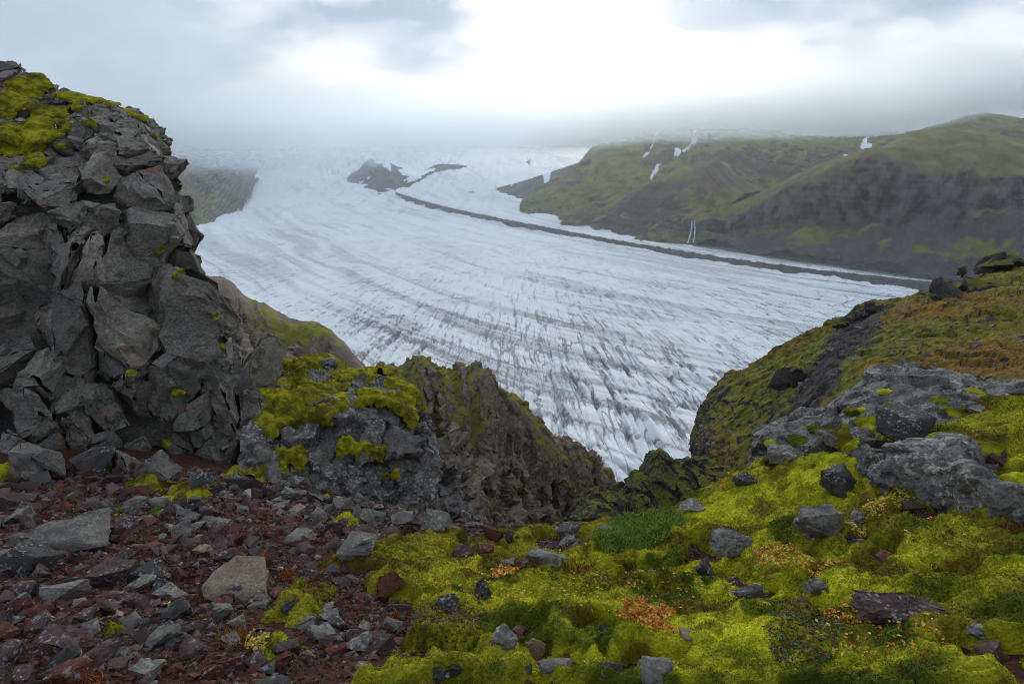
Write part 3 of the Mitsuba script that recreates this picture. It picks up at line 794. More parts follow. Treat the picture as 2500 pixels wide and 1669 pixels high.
def moss_mask(x, y):
    m = poly_dist(x, y, EDGE[:, :2])
    m = np.clip(m, -1.2, 0.30) + 0.85 * (fb(p2(x / 0.6, y / 0.6), 4, 131) - 0.55) + 0.35 * (fb(p2(x / 0.16, y / 0.16), 3, 137) - 0.5)
    nz = fb(p2(x / 0.13, y / 0.13), 3, 139)
    for s in ISLES:
        d, r = blob(x, y, s)
        m = np.maximum(m, 0.6 * r * d + 0.14 * (nz - 0.45))
    for s in BARE:
        d, r = blob(x, y, s)
        m = np.minimum(m, -1.0 * r * d + 0.3 * (nz - 0.4))
    return m


def domes(x, y, size, seed):
    """Cushions: the tallest of many round caps of random place, width and height."""
    r = np.random.default_rng(seed)
    lo = np.array([x.min() - 1, y.min() - 1])
    hi = np.array([x.max() + 1, y.max() + 1])
    n = int(np.prod(hi - lo) / size ** 2 * 1.6)
    c = r.uniform(lo, hi, (n, 2))
    rad, hg = size * r.uniform(0.45, 1.15, n), r.uniform(0.45, 1.0, n)
    d, i = cKDTree(c).query(np.stack([x.ravel(), y.ravel()], -1), k=5)
    h = hg[i] * np.sqrt(np.clip(1 - (d / rad[i]) ** 2, 0, 1))
    return h.max(1).reshape(x.shape) * size


gx, gy = polar(980, 640, 1.5, 11.5, -50, 50)
mk = moss_mask(gx, gy)
wx, wy = gx + 0.06 * (fb(p2(gx / 0.2, gy / 0.2), 3, 151) - 0.5), gy + 0.06 * (fb(p2(gx / 0.2, gy / 0.2), 3, 152) - 0.5)
cush = 0.15 * domes(wx, wy, 0.70, 160) + 0.40 * domes(wx, wy, 0.27, 161) + 0.55 * domes(wx, wy, 0.12, 162) + 0.50 * domes(wx, wy, 0.05, 163)
th = 0.10 * ss(-0.02, 0.16, mk) - 0.05 + cush * ss(-0.06, 0.2, mk) * 0.85 - 0.10 * ss(0.05, 0.4, mk) + 0.014 * (fb(p2(gx / 0.02, gy / 0.02), 2, 171) - 0.5)
MOSSZ = ground_z(gx, gy) + th
keep = (th > -0.02).reshape(-1)
fc = gridfaces(640, 980)
fc = fc[keep[fc].any(1)]
MV = np.stack([gx, gy, MOSSZ], -1).reshape(-1, 3)
used = np.unique(fc)
remap = np.full(len(MV), -1)
remap[used] = np.arange(len(used))
moss = trimesh.Trimesh(MV[used], remap[fc], process=False)
put('moss', moss, 'm_moss', smooth=True)
tag('moss', 'thick cushions of yellow green moss covering the ground at the right', 'moss', kind='stuff')
TOPZ = RegularGridInterpolator((np.geomspace(1.5, 11.5, 640), np.linspace(-50, 50, 980)), np.maximum(MOSSZ, ground_z(gx, gy)), bounds_error=False, fill_value=None)


def top_z(x, y):
    """The surface one would step on: moss where it grows, else soil."""
    return TOPZ(np.stack([np.hypot(x, y), np.degrees(np.arctan2(x, y))], -1))

# ------------------------------------------------------------------ rocks


def rock(seed, dims, npts=14, edge=0.25, rough=0.05, chip=0.0):
    """An angular block about dims (width, depth, height), centred on the origin."""
    r = np.random.default_rng(seed)
    d = r.normal(size=(npts, 3))
    d /= np.linalg.norm(d, axis=1, keepdims=True)
    d = np.sign(d) * np.abs(d) ** 0.62 * r.uniform(0.8, 1.05, (npts, 1))
    h = trimesh.convex.convex_hull(d)
    m = h.subdivide_to_size(edge)
    v = np.array(m.vertices)
    n = np.array(m.vertex_normals)
    v = v + n * (rough * 2 * (fb(v * 2.3 + seed * 1.7, 4, seed) - 0.5))[:, None]
    if chip:
        v = v + n * (chip * facets(v[None], 0.55, seed + 3)[0])[:, None]
    v /= np.abs(v).max(0)
    m = trimesh.Trimesh(v * np.array(dims) / 2, m.faces, process=False)
    return m


def rot(m, yaw=0, pitch=0, roll=0):
    m = m.copy()
    m.apply_transform(trimesh.transformations.euler_matrix(math.radians(pitch), math.radians(roll), math.radians(yaw), 'sxyz'))
    return m

# ------------------------------------------------------------------ the tall cliff at the left, a pile of fitted blocks


CL = [
    [(-120, 455, 8.8), (-30, 455, 9.3), (40, 452, 9.7), (110, 452, 10.1), (190, 458, 10.4), (240, 462, 10.7), (272, 452, 11.3), (262, 448, 13.0)],
    [(-120, 400, 9.3), (-30, 400, 9.6), (40, 400, 9.9), (110, 400, 10.3), (180, 400, 10.6), (235, 405, 11.0), (266, 410, 11.8), (256, 405, 13.6)],
    [(-120, 340, 9.8), (-30, 340, 10.0), (40, 340, 10.2), (105, 340, 10.5), (160, 338, 10.8), (210, 345, 11.3), (244, 350, 12.2), (236, 350, 14.0)],
    [(-120, 280, 10.3), (-30, 280, 10.4), (40, 280, 10.6), (100, 280, 10.9), (150, 280, 11.2), (185, 282, 11.7), (207, 284, 12.6), (198, 284, 14.4)],
    [(-120, 220, 10.9), (-30, 220, 11.0), (30, 220, 11.2), (85, 220, 11.4), (130, 220, 11.7), (168, 222, 12.2), (186, 224, 13.0), (176, 224, 14.8)],
    [(-120, 165, 11.6), (-30, 165, 11.7), (25, 165, 11.9), (75, 165, 12.1), (118, 165, 12.4), (155, 166, 12.8), (176, 168, 13.5), (166, 168, 15.2)],
    [(-120, 120, 12.6), (-30, 120, 12.7), (20, 118, 12.9), (65, 118, 13.1), (100, 118, 13.3), (135, 119, 13.6), (158, 122, 14.1), (148, 124, 15.8)],
    [(-120, 60, 14.6), (-30, 66, 14.6), (8, 69, 14.6), (36, 75, 14.6), (60, 79, 14.6), (88, 85, 14.6), (112, 91, 14.7), (104, 98, 16.4)],
    [(-120, 70, 17.5), (-30, 76, 17.5), (8, 80, 17.5), (36, 85, 17.5), (60, 90, 17.5), (85, 95, 17.5), (100, 100, 17.5), (90, 105, 18.5)],
]
CL = [[(u - (0, 0, 0, 0, 0, 4, 11, 11)[k] * min(1.0, max(0.0, (r - 0.5) / 2.5)), v + (0, 0, 0, 0, 0, 0, 4, 13, 13)[r], Y) for k, (u, v, Y) in enumerate(l)] for r, l in enumerate(CL)]
CP = loft(CL, 150, 190)
cn = outward(CP)
CP2 = CP + cn * (0.5 * (fb(CP / 1.6, 4, 201) - 0.5))[..., None]
cliffrng = np.random.default_rng(7)
flat, fn_ = CP2.reshape(-1, 3), cn.reshape(-1, 3)
vrow = np.repeat(np.linspace(0, 8, 190), 150)
ucol = np.tile(np.linspace(0, 7, 150), 190)
# spacing: large blocks low and in the middle, small ones near the top, the right edge and the foot
spac = np.interp(vrow, [0, 0.7, 1.2, 3.2, 4.4, 5.2, 6, 8], [0.34, 0.46, 1.02, 1.05, 0.55, 0.36, 0.32, 0.34]) * np.interp(ucol, [0, 4.4, 5.4, 7], [1.0, 1.0, 0.72, 0.6])
spac = spac * (0.30 + 1.5 * fb(flat / 1.3, 3, 205))
order = cliffrng.permutation(len(flat))
chosen, ctree = [], None
cell = {}
for i in order:
    p, s_ = flat[i], spac[i]
    c0 = tuple(np.floor(p / 1.2).astype(int))
    ok = True
    for a in range(-1, 2):
        for b in range(-1, 2):
            for c in range(-1, 2):
                for j in cell.get((c0[0] + a, c0[1] + b, c0[2] + c), ()):
                    if np.sum((flat[j] - p) ** 2) < min(s_, spac[j]) ** 2:
                        ok = False
                        break
    if ok:
        chosen.append(i)
        cell.setdefault(c0, []).append(i)
chosen = np.array(chosen)
sp, sn, sd = flat[chosen], fn_[chosen], spac[chosen]
nt = sn + cliffrng.normal(0, 0.45, sn.shape)
nt /= np.linalg.norm(nt, axis=1, keepdims=True)
a_ = 0.42 * sd
rel = cliffrng.normal(0, 0.26, len(sd)) * sd
inner = sp - nt * a_[:, None]
air = sp + nt * (a_ + 2 * rel)[:, None]
deep = sp - sn * (1.25 * sd)[:, None]
far = sp + sn * (2.4 * sd)[:, None]
tiltm = trimesh.transformations.rotation_matrix(math.radians(-16), [0, 1, 0])[:3, :3]
squash = tiltm


def zmap(P, inv=False):
    # upright joints in the lower face, flat slabs above
    a, b = (0.6, 1.5) if not inv else (1 / 0.6, 1 / 1.5)
    z = P[:, 2] + 1.6 if not inv else P[:, 2]
    z = np.where(z < 0, z * a, z * b)
    return np.column_stack([P[:, :2], z if not inv else z - 1.6])


allp = zmap(np.vstack([inner, air, deep, far])) @ squash.T
vor = Voronoi(allp)
unsq = np.linalg.inv(squash)
blocks = []


def cleave(pts, q, nrm):
    """The two convex halves of a convex block cut by a plane."""
    h = trimesh.convex.convex_hull(pts)
    v = np.array(h.vertices)
    d = (v - q) @ nrm
    e = h.edges_unique
    c = d[e[:, 0]] * d[e[:, 1]] < 0
    t = d[e[c, 0]] / (d[e[c, 0]] - d[e[c, 1]])
    x = v[e[c, 0]] + t[:, None] * (v[e[c, 1]] - v[e[c, 0]])
    return [np.vstack([v[d > 0], x]), np.vstack([v[d < 0], x])] if len(x) > 3 and (d > 0).sum() > 1 and (d < 0).sum() > 1 else [pts]


cells_ = []
for k in range(len(inner)):
    reg = vor.regions[vor.point_region[k]]
    if -1 in reg or len(reg) < 4:
        continue
    pts = zmap(vor.vertices[reg] @ unsq.T, True)
    if np.ptp(pts, axis=0).max() > 3.2 * sd[k] + 0.3:
        c_ = inner[k]
        pts = c_ + (pts - c_) * np.minimum(1, 1.25 * sd[k] / (np.linalg.norm(pts - c_, axis=1, keepdims=True) + 1e-9))
    todo = [pts]
    cuts = 0 if sd[k] < 0.4 else int(cliffrng.integers(0, 2)) if sd[k] < 0.8 else int(cliffrng.integers(0, 3))
    for _ in range(cuts):
        j = int(cliffrng.integers(0, len(todo)))
        w_ = todo.pop(j)
        nr = cliffrng.normal(size=3) * [1, 0.5, 1]
        nr /= np.linalg.norm(nr)
        todo += cleave(w_, w_.mean(0) + cliffrng.normal(0, 0.14 * sd[k], 3), nr)
    cells_ += [(k, w_) for w_ in todo]
for k, pts in cells_:
    try:
        h = trimesh.convex.convex_hull(pts)
    except Exception:
        continue
    c_ = h.centroid
    size = np.cbrt(abs(h.volume))
    e_ = np.ptp(h.vertices, axis=0)
    if c_[2] > -1.2 and e_[2] > 1.1 * max(e_[0], e_[1]):
        continue
    if size < 0.05 or np.ptp(h.vertices, axis=0).max() > 2.9 * size:
        continue
    m = h.subdivide_to_size(max(0.09, 0.34 * size), max_iter=6)
    v = np.array(m.vertices)
    v = c_ + (v - c_) * 0.97
    dist = np.linalg.norm(v - c_, axis=1)
    v = c_ + (v - c_) * (1 - 0.08 * ss(0.75, 1.15, dist / dist.max()))[:, None]      # worn corners
    n_ = np.array(m.vertex_normals)
    v = v + n_ * (0.07 * size * 2 * (fb(v * (1.4 / size) + k, 4, 211) - 0.5) + 0.19 * size * facets(v[None] - c_, 0.55 * size, 900 + k)[0])[:, None]
    R_ = trimesh.transformations.euler_matrix(*cliffrng.normal(0, 0.14, 3))[:3, :3]
    v = (v - c_) @ R_.T + c_ + nt[k] * cliffrng.uniform(-0.10, 0.16) * sd[k]
    blocks.append((float(abs(h.volume)) ** 0.667 / (np.linalg.norm(c_) ** 2), trimesh.Trimesh(v, m.faces, process=False), c_, size))
blocks.sort(key=lambda b: -b[0])
bed = CP2 - cn * 0.62
bed[..., 2] -= 1.1 * ss(5.8, 7.0, np.linspace(0, 8, 190))[:, None]
surf('stone_cliff__bedrock', bed, 'm_cliff')
tag('stone_cliff', 'tall dark cliff of broken lichen spotted blocks with moss on its top', 'cliff')
for k, b in enumerate(blocks[:300]):
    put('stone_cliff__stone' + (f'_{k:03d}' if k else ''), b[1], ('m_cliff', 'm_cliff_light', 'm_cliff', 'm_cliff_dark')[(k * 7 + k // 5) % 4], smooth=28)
if len(blocks) > 300:
    put('stone_cliff__rubble', trimesh.util.concatenate([b[1] for b in blocks[300:]]), 'm_cliff', smooth=False)
    tag('stone_cliff__rubble', kind='stuff')
print('cliff blocks', len(blocks), 'tris', sum(len(b[1].faces) for b in blocks))
BLOCKTREE = cKDTree(np.vstack([b[1].vertices for b in blocks]))
BLOCKV = BLOCKTREE.data


def cushion(seed, a, b, h, lump=0.5):
    """A moss cushion a by b metres wide and h high, lying in the xy plane."""
    r = np.random.default_rng(seed)
    g = np.linspace(-1.15, 1.15, 46)
    X, Y = np.meshgrid(g, g)
    ang = np.arctan2(Y, X)
    rr_ = np.hypot(X, Y) / (0.72 + 0.85 * (fb(np.stack([np.cos(ang) * 1.9 + seed, np.sin(ang) * 1.9, ang * 0], -1), 4, seed) - 0.45))
    H = np.sqrt(np.clip(1 - rr_ ** 2, 0, 1))
    x, y = X * a / 2, Y * b / 2
    L = domes(x, y, 0.35 * min(a, b), seed + 1) / (0.35 * min(a, b))
    z = h * (H * (0.6 + lump * L) - 0.12) + 0.03 * h * (fb(p2(x / 0.03, y / 0.03), 2, seed) - 0.5)
    k = (rr_ < 1.0).reshape(-1)
    f = gridfaces(46, 46)
    f = f[k[f].any(1)]
    m = trimesh.Trimesh(np.stack([x, y, z], -1).reshape(-1, 3), f, process=False)
    m.remove_unreferenced_vertices()
    return m


def frame_on(pt, n, m, yaw=0):
    z = n / np.linalg.norm(n)
    x = np.cross([0, 1, 0], z)
    x = x / np.linalg.norm(x)
    y = np.cross(z, x)
    c, s_ = math.cos(yaw), math.sin(yaw)
    M = np.eye(4)
    M[:3, 0], M[:3, 1], M[:3, 2], M[:3, 3] = c * x + s_ * y, -s_ * x + c * y, z, pt
    m.apply_transform(M)
    return m


def drape(m, n, tree):
    """Lets a cushion follow the stones under it."""
    n = n / np.linalg.norm(n)
    v = np.array(m.vertices)
    d, i = tree.query(v, k=10)
    o = np.clip((((tree.data[i] - v[:, None]) @ n)).mean(1), -0.3, 0.3)
    m.vertices = v + n * (0.85 * o)[:, None]
    return m


def on_blocks(u, v, tree, V):
    """The nearest vertex of a rock pile along the line of sight (u, v)."""
    r = ray(u, v)
    r = r / np.linalg.norm(r)
    t = V @ r
    d = np.linalg.norm(V - t[:, None] * r, axis=1)
    ok = np.nonzero((d < 0.09) & (t > 0))[0]
    if not len(ok):
        ok = np.argsort(d)[:3]
    return V[ok[np.argmin(t[ok])]]


for k, (u, v, w, h_) in enumerate([(20, 84, 50, 26), (12, 97, 60, 18), (45, 104, 56, 16), (38, 125, 58, 26), (22, 140, 60, 22), (62, 113, 36, 12), (75, 90, 60, 10), (95, 92, 34, 8), (126, 106, 26, 8),
                                  (63, 124, 20, 10), (30, 152, 30, 14), (8, 108, 22, 14), (85, 121, 18, 7), (24, 118, 26, 10), (175, 268, 22, 12), (48, 137, 14, 8), (8, 145, 30, 16), (180, 395, 22, 9), (75, 105, 16, 7), (135, 375, 12, 7),
                                  (100, 456, 24, 12), (190, 468, 36, 16), (165, 440, 20, 10), (5, 92, 40, 12), (30, 78, 40, 8), (70, 98, 30, 8), (50, 118, 24, 8), (15, 128, 34, 16), (55, 140, 18, 7), (90, 112, 20, 7), (140, 112, 22, 6), (15, 160, 20, 8), (110, 100, 18, 6), (35, 112, 30, 8), (0, 132, 30, 14), (160, 135, 8, 4), (105, 176, 14, 6), (155, 247, 16, 7), (228, 345, 12, 6), (215, 318, 10, 6), (60, 92, 22, 6)]):
    pt = on_blocks(u, v, BLOCKTREE, BLOCKV)
    s_ = np.linalg.norm(pt) / FPX
    nn = np.array([0.15, -0.55, 0.85])
    m = drape(frame_on(pt, nn, cushion(300 + k, w * s_ * 0.75, 1.5 * h_ * s_, 0.24 * h_ * s_ + 0.03), 0.2 * ((k * 7) % 5 - 2)), nn, BLOCKTREE)
    put(numbered('stone_cliff__moss'), m, 'm_mossrock', smooth=True)

# ------------------------------------------------------------------ the mossy outcrop in the middle
KL = [
    [(238, 478, 10.0), (270, 488, 10.2), (310, 500, 10.4), (360, 515, 10.6), (410, 532, 10.8), (450, 540, 11.0), (482, 540, 11.4)],
    [(240, 430, 11.2), (275, 440, 11.2), (315, 450, 11.2), (360, 462, 11.3), (405, 478, 11.4), (440, 502, 11.6), (473, 522, 12.0)],
    [(242, 395, 12.6), (280, 402, 12.4), (320, 405, 12.2), (362, 412, 12.2), (400, 428, 12.2), (425, 455, 12.3), (455, 494, 12.4)],
    [(246, 368, 14.5), (264, 373, 14.5), (282, 376, 14.5), (296, 373, 14.5), (306, 368, 14.2), (316, 366.5, 14.2), (330, 373, 14.0), (340, 381, 14.0), (352, 380, 14.0), (366, 379.5, 13.8), (376, 378, 13.8), (388, 382.5, 13.7), (400, 388, 13.6), (409, 397, 13.4), (416, 412, 13.3), (426, 428, 13.2), (432, 460, 13.0), (452, 488, 12.8)],
    [(250, 380, 17), (280, 386, 17), (320, 386, 17), (360, 394, 16.5), (395, 404, 16), (415, 440, 15), (440, 490, 14)],
    [(250, 470, 19), (290, 480, 19), (330, 490, 19), (370, 500, 18), (400, 510, 17), (420, 520, 16), (440, 540, 15)],
]
KP = crag(KL, 290, 250, [('fbm', 1.8, 0.55, 221, (1, 1, 1)), ('facet', 0.75, 0.30, 222, (1, 1, 1.2)), ('facet', 0.28, 0.12, 223, (1, 1, 1)), ('fbm', 0.16, 0.07, 224, (1, 1, 1))])
surf('mossy_outcrop__bedrock', KP, 'm_knoll')
tag('mossy_outcrop', 'rough dark rock outcrop capped with yellow green moss and speckled with pale lichen', 'rock outcrop')
base_ = loft(KL, 290, 250)
bn = outward(base_)
nz_ = ss(0.35, 0.75, bn[..., 2])
bu = np.stack([base_[..., 0] + 0.3 * base_[..., 2], base_[..., 1] + 0.7 * base_[..., 2]], -1)
UU, VV = np.meshgrid(np.linspace(0, 1, 290), np.linspace(0, 5, 250))
msk = fb(base_ / 0.55, 5, 231) - 0.53 + 0.10 * np.exp(-((VV - 2.7) / 0.8) ** 2) + 0.20 * np.exp(-((UU - 0.1) / 0.12) ** 2 - ((VV - 2.0) / 0.9) ** 2) - 0.25 * ss(0.66, 0.85, UU) - 0.2 * ss(1.2, 0.6, VV) * ss(0.3, 0.5, UU)
cu = 0.6 * domes(bu[..., 0], bu[..., 1], 0.30, 235) + 0.5 * domes(bu[..., 0], bu[..., 1], 0.12, 236) + 0.4 * domes(bu[..., 0], bu[..., 1], 0.05, 237)
tk = 0.75 * ss(-0.02, 0.10, msk) * (0.06 + cu) - 0.05
KM = base_ + bn * (0.55 * (fb(base_ / 1.8, 4, 221) - 0.5) + 0.10 + tk)[..., None]
kf = gridfaces(250, 290)
kk = (msk > -0.01).reshape(-1)
kf = kf[kk[kf].all(1)]
m = trimesh.Trimesh(KM.reshape(-1, 3), kf, process=False)
m.remove_unreferenced_vertices()
put('mossy_outcrop__moss', m, 'm_mossrock', smooth=True)

# ------------------------------------------------------------------ the bedrock outcrop at the right
OL = [
    [(742, 500, 7.3), (775, 486, 7.3), (820, 474, 7.2), (870, 462, 7.0), (930, 452, 6.9), (1000, 446, 6.7), (1100, 440, 6.4)],
    [(748, 468, 7.7), (780, 460, 7.6), (825, 446, 7.5), (872, 430, 7.4), (930, 420, 7.3), (1000, 416, 7.1), (1100, 408, 6.8)],
    [(756, 442, 8.2), (785, 430, 8.2), (828, 418, 8.2), (868, 402, 8.2), (925, 394, 8.1), (1000, 394, 7.9), (1100, 388, 7.6)],
    [(758, 438, 8.6), (764, 430, 8.6), (789, 418, 8.7), (804, 412, 8.8), (825, 409, 8.9), (834, 403, 9.0), (852, 396, 9.1), (867, 389, 9.2), (880, 376, 9.4), (925, 376, 9.4), (953, 382, 9.3), (985, 383, 9.2), (988, 377, 9.2), (1013, 377.5, 9.1), (1040, 374, 9.0), (1100, 370, 8.8)],
    [(770, 455, 9.8), (810, 440, 10.0), (860, 420, 10.4), (920, 405, 10.6), (990, 405, 10.6), (1100, 395, 10.2)],
    [(790, 560, 10.6), (830, 540, 11.0), (880, 520, 11.4), (940, 500, 11.6), (1000, 500, 11.6), (1110, 490, 11.2)],
]
OP = crag(OL, 300, 180, [('fbm', 1.2, 0.30, 241, (1, 1, 1)), ('facet', 0.62, 0.20, 242, (1.5, 1.2, 0.8)), ('facet', 0.24, 0.07, 243, (1.4, 1, 0.8)), ('fbm', 0.12, 0.05, 244, (1, 1, 1))])
surf('lichen_outcrop', OP, 'm_outcrop', 30)
OTREE = cKDTree(OP.reshape(-1, 3))
tag('lichen_outcrop', 'long band of grey lichen blotched bedrock standing out of the moss at the right', 'rock outcrop')


def knob(u, v, w, h, Y, seed, label, bsdf='m_slope', pieces=9):
    """A broken crag of several fused angular blocks at (u, v), Y metres ahead."""
    r = np.random.default_rng(seed)
    C = at(float(u), float(v), float(Y))
    s_ = np.linalg.norm(C) / FPX
    import manifold3d as mf
    tot = mf.Manifold()
    for k in range(pieces):
        d = np.array([w * s_ * r.uniform(0.3, 0.6), w * s_ * r.uniform(0.3, 0.5), h * s_ * r.uniform(0.5, 1.0)])
        m = rot(rock(seed * 31 + k, d, 12, 9.0, 0, 0), r.uniform(0, 360), r.normal(0, 14), r.normal(0, 14))
        m.apply_translation(C + [w * s_ * r.uniform(-0.42, 0.42), w * s_ * r.uniform(-0.2, 0.3), h * s_ * r.uniform(-0.45, 0.0)])
        tot = tot + mf.Manifold(mf.Mesh(m.vertices.astype(np.float32), m.faces.astype(np.uint32)))
    tot = tot.refine_to_length(max(0.12, 0.06 * w * s_))
    o = tot.to_mesh()
    m = trimesh.Trimesh(o.vert_properties[:, :3], o.tri_verts, process=False)
    v_ = np.array(m.vertices)
    v_ = v_ + np.array(m.vertex_normals) * (0.25 * h * s_ * (fb(v_ / (0.35 * h * s_), 4, seed) - 0.5))[:, None]
    key = numbered('crag')
    put(key, trimesh.Trimesh(v_, m.faces, process=False), bsdf, smooth=False)
    tag(key, label, 'crag')


def crag_Y(u, v):
    return float(pick(RS, u, v)[1])


knob(968, 285, 56, 26, crag_Y(968, 289), 401, 'dark rock outcrop on the skyline of the mossy slope where the glacier edge disappears', 'm_crag', 12)
knob(1010, 262, 44, 12, crag_Y(1010, 268), 402, 'flat dark rock on the skyline at the right edge', 'm_crag', 8)
knob(963, 269, 8, 10, crag_Y(963, 276), 403, 'small rock horn standing on the skyline outcrop', 'm_crag', 4)
knob(876, 305, 18, 14, crag_Y(876, 308), 404, 'cluster of little rock spikes at the top of the scree gully', 'm_crag', 7)
knob(858, 316, 22, 14, crag_Y(858, 318), 405, 'dark rock below the little spikes on the skyline', 'm_crag', 7)
knob(842, 323, 14, 6, crag_Y(842, 326), 406, 'low rock bump on the mossy skyline left of the scree gully', 'm_crag', 5)
knob(800, 372, 44, 24, crag_Y(800, 374), 407, 'dark square rock face in the moss left of the scree gully', 'm_crag', 9)
rsr = np.random.default_rng(88)
nrs, nus = RS.shape[:2]
parts_, n0 = [], 0
for k in range(900):
    i, j = int(rsr.uniform(0.12, 0.70) * nrs), int(rsr.uniform(0.2, 0.98) * nus)
    sz = 0.09 * (1 - rsr.random()) ** -0.5
    m = rot(rock(760 + k % 9, np.array([1, 0.8, 0.7]) * min(sz, 0.5), 9, 9.0, 0, 0), rsr.uniform(0, 360), rsr.normal(0, 20))
    m.apply_translation(RS[i, j])
    parts_.append(m)
put('hillside_rubble', trimesh.util.concatenate(parts_), 'm_knoll', smooth=False)
tag('hillside_rubble', 'dark stones scattered over the mossy slope', 'rubble', kind='stuff')

for k, (u, v, w, h, Y, lab) in enumerate(((414, 364, 15, 26, 52, 'pointed rock peak at the left end of the jagged ridge'), (383, 370, 14, 18, 52.5, 'small tooth of rock left of the pointed peak'),
                                          (474, 372, 18, 26, 52, 'double rock tooth in the middle of the jagged ridge'), (462, 374, 9, 16, 52, 'lower tooth left of the double rock tooth'),
                                          (565, 446, 12, 20, 54, 'small rock horn where the jagged ridge steepens'), (597, 464, 8, 22, 55, 'slender rock needle near the lower end of the jagged ridge'),
                                          (525, 405, 14, 18, 53, 'blunt rock tooth on the falling crest of the jagged ridge'), (428, 362, 14, 16, 52.3, 'rock shoulder right of the pointed peak'))):
    knob(u, v, w, h, Y, 420 + k, lab, 'm_ridge', 6)

for k, (u, v, w, h) in enumerate(((845, 438, 60, 20), (872, 424, 50, 18), (800, 438, 34, 12), (905, 438, 56, 14), (893, 407, 22, 8), (942, 400, 26, 8), (858, 411, 32, 10), (818, 427, 26, 10), (985, 394, 34, 9), (770, 446, 20, 10), (925, 425, 40, 12), (1010, 402, 30, 10), (885, 392, 16, 6), (960, 412, 36, 12))):
    pt = pick(OP, u, v)
    s_ = np.linalg.norm(pt) / FPX
    put(numbered('lichen_outcrop__moss'), drape(frame_on(pt, np.array([0.1, -0.6, 0.8]), cushion(340 + k, w * s_ * 0.9, 1.6 * h * s_, 0.28 * h * s_ + 0.05), 0.2 * ((k * 5) % 5 - 2)), np.array([0.1, -0.6, 0.8]), OTREE), 'm_moss', smooth=True)

# ------------------------------------------------------------------ boulders


def place_on_top(u, v, it=3):
    P = on_ground(np.array(float(u)), np.array(float(v)))
    r = ray(float(u), float(v))
    r = r / r[1]
    for _ in range(it):
        z = float(top_z(P[0:1], P[1:2])[0])
        P = np.array([P[0], P[1], z])
        # slide along the line of sight to meet the lifted surface
        g = float(gz0(P[0:1], P[1:2])[0])
        y = P[1] + 0.0
        ys = np.linspace(max(1.5, y - 1.2), y + 0.8, 120)
        Q = r * ys[:, None]
        d = Q[:, 2] - top_z(Q[:, 0], Q[:, 1])
        k = np.argmax(d < 0) if (d < 0).any() else np.argmin(d)
        P = Q[k]
        break
    return P


import re
BSEED = [500]
BREF = []


def boulder(name, u, v, w, h, kind, label, cat='rock', yaw=0, pitch=0, roll=0, depth=0.85, npts=13, sink=0.26, rough=0.05, chip=0.10, edge=0.25, out=None, dz=0.0):
    """A rock whose foot stands at (u, v) on the ground, w by h pixels in the photograph."""
    BSEED[0] += 1
    P = place_on_top(u, v)
    s = np.linalg.norm(P) / FPX
    W, H = 0.9 * w * s, 0.88 * h * s
    m = rot(rock(BSEED[0], (W, depth * W, H * 0.95), npts, edge, rough, chip), yaw, pitch, roll)
    m.apply_translation(P + np.array([0, 0.36 * depth * W, (0.5 - sink) * H + dz]))
    key = numbered(name)
    put(key, m, 'm_outcrop' if kind == 'outcrop' else 'm_stone_' + kind, smooth=32)
    tag(key, label, cat)
    short = re.split(r' (?:lying|with|in|at|on|below|under|beside|above|left|right|of|where|surrounded|leaning|near|standing|by|cut|crossing|grown|partly|resting|among|low|rising|wedged|before|against|between|when|from)\b', label)[0]
    BREF.append(((u, v - h / 2), short))
    return key, m


B = boulder
B('slab_rock', 231, 600, 74, 20, 'tan', 'flat tan slab with a sharp front edge lying on the red scree', yaw=-8, pitch=8, depth=0.85, npts=12, chip=0.04)
B('boulder', 52, 556, 90, 46, 'grey', 'broad grey boulder with a moss fringe at the left edge of the scree', depth=0.7, npts=11)
B('boulder', 22, 577, 52, 32, 'dark', 'dark lichen speckled boulder just below the broad grey boulder', depth=0.8)
B('slab_rock', 61, 603, 44, 22, 'grey', 'smooth greenish grey slab on red gravel near the left edge', yaw=20, depth=0.6, npts=10, chip=0.04)
B('boulder', 147, 586, 36, 28, 'dark', 'dark pointed rock on red gravel above the small grey wedge', depth=0.8, npts=9)
B('boulder', 168, 603, 34, 18, 'grey', 'small grey wedge shaped rock left of the tan slab', yaw=-20, depth=0.7, npts=9)
B('boulder', 106, 590, 40, 28, 'purple', 'purple brown lava rock with white crust beside the greenish grey slab')
B('boulder', 388, 601, 30, 32, 'red', 'dark reddish brown angular rock at the border of moss and scree', yaw=25, npts=9, depth=0.9)
B('boulder', 356, 557, 46, 24, 'grey', 'wide low grey rock where the red scree meets the first moss', depth=0.8)
B('boulder', 484, 600, 24, 30, 'dark', 'upright dark craggy rock surrounded by bright moss', roll=25, depth=0.7, chip=0.2)
B('boulder', 447, 612, 26, 20, 'dark', 'pair forming dark lava lump in moss left of the upright craggy rock', chip=0.2)
B('boulder', 505, 648, 30, 30, 'outcrop', 'pale lichen crusted rock leaning over a moss hummock near the bottom centre', roll=-15, chip=0.15)
B('slab_rock', 533, 657, 32, 24, 'tan', 'brown slab leaning on the mossy hummock right of the lichen crusted rock', yaw=30, roll=40, depth=0.4, npts=10)
B('boulder', 445, 679, 48, 24, 'dark', 'pitted grey lava boulder in moss at the bottom edge left of centre', chip=0.22, rough=0.09)
B('slab_rock', 529, 675, 9, 24, 'grey', 'narrow upright stone standing like a post at the bottom centre', depth=0.6, npts=10)
B('slab_rock', 556, 670, 36, 11, 'grey', 'long low grey stone lying right of the upright post like stone', depth=0.4, yaw=8)
B('boulder', 657, 684, 46, 24, 'grey', 'square cornered grey rock cut by the bottom edge right of centre', npts=9, yaw=15)
B('boulder', 613, 680, 28, 20, 'purple', 'purple lava rock beside the square cornered grey rock')
B('slab_rock', 545, 564, 50, 17, 'outcrop', 'long pale grey ridge of stone crossing the moss below the edge', yaw=-22, depth=0.35, npts=16)
